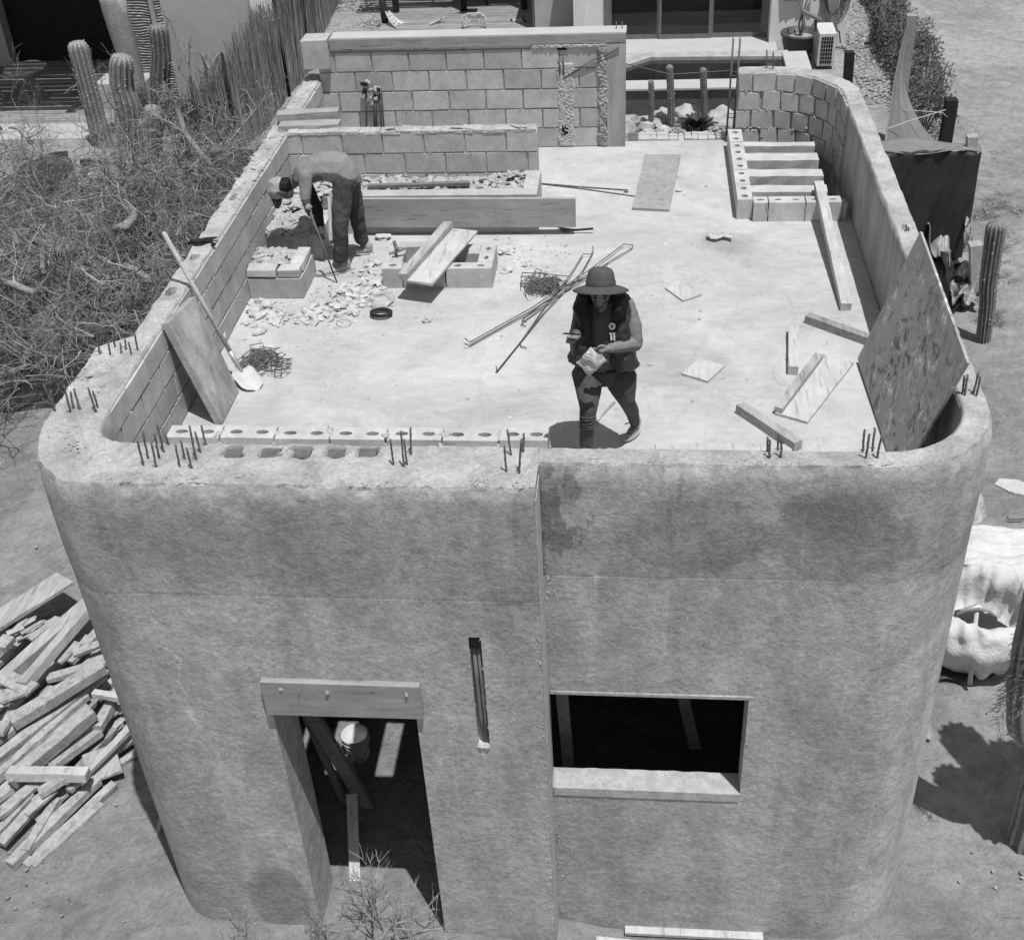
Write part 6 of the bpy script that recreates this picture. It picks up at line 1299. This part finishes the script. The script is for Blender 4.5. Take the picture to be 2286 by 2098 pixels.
def heapcloth(name, label, pix, c, z, m, amp, cat, zf):
    p = [S(c, *q, z) for q in pix]; mb = grid(p[0], p[1], p[2], p[3], 24, 24, lambda u, v: (.05 * noise.noise(V3((u * 5, v * 5, 1))), .05 * noise.noise(V3((u * 5, v * 5, 7))), zf(u, v) + amp * .9 * noise.noise(V3((u * 2.2, v * 2.2, 3))) + amp * .22 * math.sin(u * 13 + 5 * noise.noise(V3((u * 2, v * 2, 1))) + v * 4) + .03 * noise.noise(V3((u * 9, v * 9, 3)))))
    o = one(name, mb, M[m], label, cat); o.modifiers.new('s', 'SOLIDIFY').thickness = .008; return o
heapcloth('plastic_sheet', 'shiny grey plastic sheet draped in folds behind the right parapet', ((100, 250), (560, 380), (560, 860), (200, 560)), 'Y', .35, 'plastic', .45, 'plastic sheet', lambda u, v: .35 * math.sin(u * 3.14) * (1 - v))
heapcloth('plastic_sheet', 'dark tarp bundle with grey folds lying left of the straight cactus', ((380, 830), (800, 910), (860, 1340), (560, 1400)), 'Y', .0, 'tarp', .25, 'tarp', lambda u, v: .25 * math.sin(v * 3.14))
heapcloth('plastic_sheet', 'grey crumpled edge of tarp on the sand beside the plywood corner', ((520, 1200), (760, 1110), (860, 1330), (570, 1330)), 'Y', .1, 'plastic', .22, 'tarp', lambda u, v: .1)
heapcloth('plastic_sheet', 'small grey torn tarp scrap hanging under the corner of the black tarp', ((690, 480), (800, 450), (780, 700), (700, 740)), 'Y', .5, 'plastic', .2, 'tarp', lambda u, v: .1)
mb = MB(); mb.tube([S('X', 215, 860, 1.1), S('X', 530, 1080, .85), S('X', 900, 1110, .9), B1 + V3((0, 0, -.35))], .008, 4); mb.tube([S('X', 262, 1302, 1.0), S('X', 540, 1200, .9), S('X', 930, 1080, .95)], .008, 4); one('rope', mb, M['rope'], 'thin pale rope strung across the shade cloth to the dark post', 'rope')
# hedge
random.seed(31)
P = empty('hedge', (5.2, 26, 0), 'long narrow dark green hedge along the right side path', 'hedge')
mb = MB(); st_ = MB()
y = 21.9
hp = lambda y: (5.28 + .10 * math.sin(y * 1.3) + (y - 22) * .03)
for _ in range(15000):
    y = random.uniform(22.3, 34.5); w_ = .46 - (y - 22) * .014; h_ = 1.3 - (y - 22) * .045 + .12 * math.sin(y * 2.1); a = random.uniform(0, math.pi); rr = math.sqrt(random.uniform(.25, 1)) * (1 + .25 * noise.noise(V3((y * 1.5, a * 2, 0))))
    c = V3((hp(y) + math.cos(a) * w_ * rr, y, .05 + math.sin(a) * h_ * rr)); d = V3((random.gauss(0, 1), random.gauss(0, 1), random.gauss(.2, 1))).normalized(); e = d.orthogonal().normalized() * random.uniform(.012, .025); L = random.uniform(.05, .10)
    mb.add([c - e, c + d * L * .5 + e * .6, c + d * L, c + d * L * .5 - e * 1.4], [(0, 1, 2, 3)])
mb.build('foliage', M['hedge'], P, 0, False)
for _ in range(50): y = random.uniform(22, 34); st_.tube([(hp(y), y, 0), (hp(y) + random.gauss(0, .2), y + random.gauss(0, .2), 1.1)], [.018, .008], 4)
tag(st_.build('stems', M['twig'], P, 0, False), kind='stuff')
# tufts, weeds and pebbles on the open ground
random.seed(41); mb = MB()
def tuft(c, h_, n, sp):
    for _ in range(n):
        a = random.uniform(0, 6.3); d = V3((math.cos(a) * sp, math.sin(a) * sp, 1)) * h_ * random.uniform(.5, 1); mb.tube([V3(c) + V3((random.gauss(0, h_ * .3), random.gauss(0, h_ * .3), 0)), V3(c) + d * .6, V3(c) + d + V3((d.x * .3, d.y * .3, -.04))], [.004, .003, .001], 3, False, False)
for c_, x, y in (('Y', 960, 330), ('Y', 1040, 260), ('Y', 1080, 1050), ('Y', 1060, 880), ('Y', 1200, 700), ('Y', 900, 400), ('Y', 1250, 380), ('Y', 1000, 1480), ('Y', 1100, 780)): 
    for _ in range(5): tuft(S(c_, x + random.gauss(0, 50), y + random.gauss(0, 50), 0), .22, 40, .8)
for _ in range(420):
    if random.random() < .93: x, y = random.uniform(6.0, 12), random.gauss(20.6, .6)
    else: x, y = random.uniform(4.6, 11), random.uniform(15, 31)
    tuft((x, y, -.03), random.uniform(.03, .10), 16, 1.2)
for _ in range(160): tuft((random.uniform(-9, -4.6), random.uniform(8.8, 12.5), 0), .10, 10, 1.3)
tag(mb.build('dry_weeds', M['grass'], None, 0, False), 'dry weeds and grass tufts scattered over the sandy ground', 'weeds', kind='stuff')
mb = MB()
for _ in range(1500):
    q = random.random()
    if q < .3: x, y = random.uniform(2.2, 6), random.uniform(6, 15)
    elif q < .55: x, y = random.uniform(4.2, 12), random.uniform(14, 32)
    elif q < .85: x, y = random.uniform(-8, -3.9), random.uniform(5, 13)
    else: x, y = random.uniform(-3.8, 2.2), random.uniform(4.9, 5.65)
    mb.rock((x, y, gz(x, y) - .02), abs(random.gauss(0, .008)) + .003, (1.2, 1, .6), .4)
for _ in range(7000):
    q = random.random()
    x, y = (random.uniform(4.4, 5.0 + (.1 * 4)), random.uniform(24.5, 34)) if q < .5 else (random.uniform(-8.0, -6.2), random.uniform(28.5, 36))
    mb.rock((x, y, -.01), random.uniform(.02, .045), (1.2, 1, .6), .3)
for _ in range(2600):
    x, y = (random.uniform(-9, -3.9), random.uniform(4.8, 13.5)) if random.random() < .5 else (random.uniform(2.1, 8), random.uniform(5, 16))
    if noise.noise(V3((x * .9, y * .9, 1))) < -.05: continue
    mb.rock((x, y, gz(x, y) - .015 + .05 * noise.fractal(Vector((x * .5, y * .5, 0)), 1, 2, 4)), random.uniform(.003, .009), (1.3, 1, .7), .4)
tag(mb.build('gravel', simple('ground_pebbles', .26, .3, 9, .5, .01, 30, island=.3), None, 0, False), 'loose gravel and pebbles on the ground', 'gravel', kind='stuff')
# house corner equipment
P = empty('outdoor_unit', (3.85, 26.8, 0), 'white outdoor air conditioning unit beside the large pot', 'air conditioner')
mb = MB(); mb.bx(3.66, 4.02, 26.62, 27.4, .06, .74, .0); mb.build('casing', M['white_paint'], P, .015)
mb = MB()
for i in range(7):
    for k in range(5): mb.bx(3.72 + k * .05, 3.755 + k * .05, 26.605, 26.63, .12 + i * .082, .175 + i * .082)
mb.build('vent_grille', M['black'], P)
P = empty('flower_pot', (3.35, 27.4, 0), 'large dark round pot with a bare plant beside the house wall', 'pot')
c = (3.38, 27.45, .05); mb = MB(); mb.lathe(c, [(.2, 0), (.33, .12), (.39, .30), (.40, .42), (.43, .44), (.43, .49), (.37, .49), (.36, .40), (.001, .38)], 32); mb.build('pot', M['pot'], P)
mb = MB(); mb.lathe((3.38, 27.45, .04), [(.36, .40), (.001, .415)], 20); mb.build('soil', M['soil'], P)
mb = MB()
for k in range(5): a = k * 1.25; mb.tube([(3.38, 27.45, .4), (3.38 + .07 * math.cos(a), 27.45 + .07 * math.sin(a), .7), (3.38 + .02 * math.cos(a + 1), 27.45, .95), (3.38 + .15 * math.cos(a), 27.45 + .15 * math.sin(a), 1.25)], .018, 6)
mb.build('stem', M['twig'], P)
P = empty('garden_lamp', (3.58, 26.65, 0), 'thin metal post lamp with a tilted flat head in front of the pot', 'lamp')
mb = MB(); mb.tube([(3.58, 26.6, 0), (3.56, 26.6, 1.05)], .028, 8); mb.build('pole', M['metal'], P); mb = MB(); mb.bar((3.66, 26.6, 1.02), (3.25, 26.6, 1.22), .16, .05); mb.build('lamp_head', M['alu'], P)
P = empty('hose_reel', (4.1, 28.2, .5), 'garden hose coiled on a dark holder on the house wall', 'hose')
mb = MB(); mb.lathe((4.12, 28.2, 1.22), [(.17, 0), (.2, .08), (.14, .12), (.001, .12)], 20); mb.build('holder', M['metal'], P)
for k in range(9):
    mb = MB(); w_ = .16 + .022 * k; d_ = .55 + .06 * (k % 5); mb.tube([(4.12 + w_ * math.cos(a), 28.2 - .02 * k, 1.2 + (d_ if math.sin(a) < 0 else .05) * math.sin(a)) for a in [q * math.pi / 9 for q in range(19)]], .013, 5); 
    if k == 0: allh = MB()
    allh.v += [] ; b = len(allh.v); allh.v += mb.v; allh.f += [[i + b for i in f] for f in mb.f]; allh.sm += mb.sm; allh.mi += mb.mi
allh.build('hose', M['alu'], P)
mb = MB(); mb.tube([(3.9, 28.22, .1), (4.05, 28.2, .45), (4.3, 28.2, .3), (4.35, 28.2, .05)], .015, 5); mb.tube([(4.05, 28.2, .02), (4.2, 28.0, .02), (4.4, 27.9, .02), (4.5, 27.5, .02)], .015, 5); mb.build('cable', M['darksteel'], P)
heap_ = grid(V3((3.05, 28.24, 1.0)), V3((3.75, 28.24, 1.0)), V3((3.7, 28.2, 2.2)), V3((3.0, 28.2, 2.2)), 16, 16, lambda u, v: (0, -.06 * abs(noise.noise(V3((u * 6, v * 2, 0)))) - .03, .08 * noise.noise(V3((u * 7, 0, 1)))))
o = one('hanging_towel', heap_, M['white2'], 'pale cloth hanging on the house wall above the large pot', 'cloth'); o.modifiers.new('s', 'SOLIDIFY').thickness = .01
# rear patio furniture
P = empty('hammock', (-5.4, 30.6, .5), 'hammock of pale netting hung at the edge of the rear deck', 'hammock')
a, b = SY('U', 275, 85, 30.3), SY('U', 690, 130, 30.3); lo_ = SY('U', 440, 240, 30.1)
mb = MB(); vs = []
n, m_ = 34, 9
for i in range(n + 1):
    u = i / n; cpt = a * (1 - u) ** 2 + (lo_ * 2 - (a + b) / 2) * 2 * u * (1 - u) + b * u * u; w_ = .06 + .38 * math.sin(u * 3.14)
    for k in range(m_ + 1): v = k / m_ - .5; vs.append(cpt + V3((v * .1, v * w_ * 1.3, abs(v) * w_ * .55)))
fs = [(i * (m_ + 1) + k, i * (m_ + 1) + k + 1, (i + 1) * (m_ + 1) + k + 1, (i + 1) * (m_ + 1) + k) for i in range(n) for k in range(m_) if i % 2 or k % 2 or k in (0, m_ - 1)]
mb.add(vs, fs); mb.build('netting', M['rope'], P); mb = MB(); mb.tube([b, b.lerp(lo_, .35), lo_.lerp(b, .3)], .025, 6); mb.build('spreader_bar', M['rope'], P)
mb = MB(); mb.tube([SY('U', 270, 240, 30.4), SY('U', 238, 0, 30.4)], .09, 8); one('deck_post', mb, M['dark'], 'dark post at the left end of the hammock', 'post')
P = empty('wicker_chair', SY('U', 905, 240, 29.7), 'wicker armchair with a woven pale back on the rear deck', 'chair')
mb = MB(); mb2 = MB(); c = SY('U', 905, 180, 29.75); Wd, Hd = .27, .42
for i in range(9):
    z = c.z - .22 + i * .052; mb.tube([V3((c.x + Wd * .95 * s_ , c.y + .05 * (1 - s_ * s_) * 2 + .02 * ((j + i) % 2), z + .03 * (1 - s_ * s_))) for j, s_ in enumerate([q / 7 - 1 for q in range(15)])], .012, 5)
for j in range(8): s_ = j / 3.5 - 1; mb.tube([V3((c.x + Wd * .9 * s_, c.y + .1 * (1 - s_ * s_), c.z - .25)), V3((c.x + Wd * s_, c.y + .1 * (1 - s_ * s_), c.z + .2))], .008, 5)
mb.build('woven_back', M['rope'], P); mb2.tube([V3((c.x - Wd, c.y, c.z - .3)), V3((c.x - Wd * 1.05, c.y, c.z + .15)), V3((c.x - Wd * .6, c.y + .06, c.z + .24)), V3((c.x + Wd * .6, c.y + .06, c.z + .24)), V3((c.x + Wd * 1.05, c.y, c.z + .15)), V3((c.x + Wd, c.y, c.z - .3))], .018, 6); mb2.build('back_frame', M['rope'], P)
mb = MB(); mb.bx(c.x - .27, c.x + .27, c.y + .08, c.y + .6, c.z - .33, c.z - .28); mb.build('seat', M['rope'], P)
for sx in (-1, 1):
    for yy in (.1, .58): mb = MB(); mb.bar((c.x + sx * .24, c.y + yy, 0.1), (c.x + sx * .24, c.y + yy, c.z - .3), .04, .04); mb.build('leg', M['dark'], P)
def lounger(label, px, m, slats):
    P_ = empty('deck_chair', SY('U', px[0][0], px[0][1], 29.7), label, 'deck chair', 'reclining deck chairs on the rear deck'); q0, q1, q2, q3 = [V3(v) for v in px_to(px)]
    mb = MB()
    for k in range(slats): u = (k + .08) / slats; v = (k + .8) / slats; mb.slab([q0.lerp(q1, u), q0.lerp(q1, v), q3.lerp(q2, v), q3.lerp(q2, u)], (0, .5, -1), .02)
    mb.build('back_slats', M[m], P_); mb = MB(); mb.bar(q0, q3, .04, .05); mb.bar(q1, q2, .04, .05); mb.build('side_rail', M['dark'], P_); mb = MB(); mb.bx(q3.x, q2.x, q3.y - .9, q3.y, q3.z - .1, q3.z - .05); mb.build('seat', M[m], P_)
def px_to(px): return [SY('U', px[0][0], px[0][1], 30.35), SY('U', px[1][0], px[1][1], 30.35), SY('U', px[2][0], px[2][1], 29.75), SY('U', px[3][0], px[3][1], 29.75)]
lounger('white slatted deck chair right of the wicker chair', ((1172, 145), (1255, 130), (1318, 245), (1215, 248)), 'rope', 7); lounger('grey slatted deck chair beside the house wall', ((1385, 75), (1475, 65), (1555, 245), (1425, 248)), 'plank', 3)
rtable('dining_table', 'dark dining table on the rear deck', SY('U', 850, 90, 32.0) * V3((1, 1, 0)).x if False else (-4.1, 32.0, .1), .6, .72, 'dark')
for lb_, x, y, rz in (('dark chair left of the dining table', -4.95, 31.7, 1.3), ('dark chair right of the dining table', -3.3, 31.9, -1.4), ('dark chair in front of the dining table', -4.2, 31.1, 3.1)):
    P_ = empty('dining_chair', (x, y, .1), lb_, 'chair', 'dark chairs around the dining table'); Rz = Matrix.Rotation(rz, 3, 'Z'); f = lambda *p: V3((x, y, .1)) + Rz @ V3(p)
    mb = MB(); mb.box((x, y, .55), (.42, .42, .04), Rz); mb.build('seat', M['dark'], P_); mb = MB()
    for k in range(5): mb.bar(f(-.17 + k * .085, .2, .5), f(-.17 + k * .085, .25, .95), .02, .02)
    mb.bar(f(-.2, .25, .95), f(.2, .25, .95), .04, .03); mb.build('backrest', M['dark'], P_)
    for a, b in ((-1, -1), (1, -1), (-1, 1), (1, 1)): mb = MB(); mb.bar(f(a * .18, b * .18, 0), f(a * .18, b * .18, .45), .03, .03); mb.build('leg', M['dark'], P_)
p0, p1 = up((1690, 240), (1690, 130), 'U'); cactus('potted_cactus', 'small dark cactus standing against the white wall above the rear block wall', [p0 + V3((0, -.5, 0)), (p0 + p1) / 2 + V3((.04, -.5, 0)), p1 + V3((-.04, -.5, .05))], .06, 7, 'cactus', None, (), 0, .25)
mb = MB()
mb.tube([(-.2, 13.1, 4.55), (.3, 13.1, 4.42), (.95, 13.1, 4.45)], .006, 4); one('wire', mb, M['rust'], 'thin wire strung across the rear opening of the roof', 'wire')
mb = MB()
for _ in range(26): mb.rock(S('A', random.uniform(1440, 1830), random.uniform(420, 960), TP), .02, (1.4, 1, .4), .5)
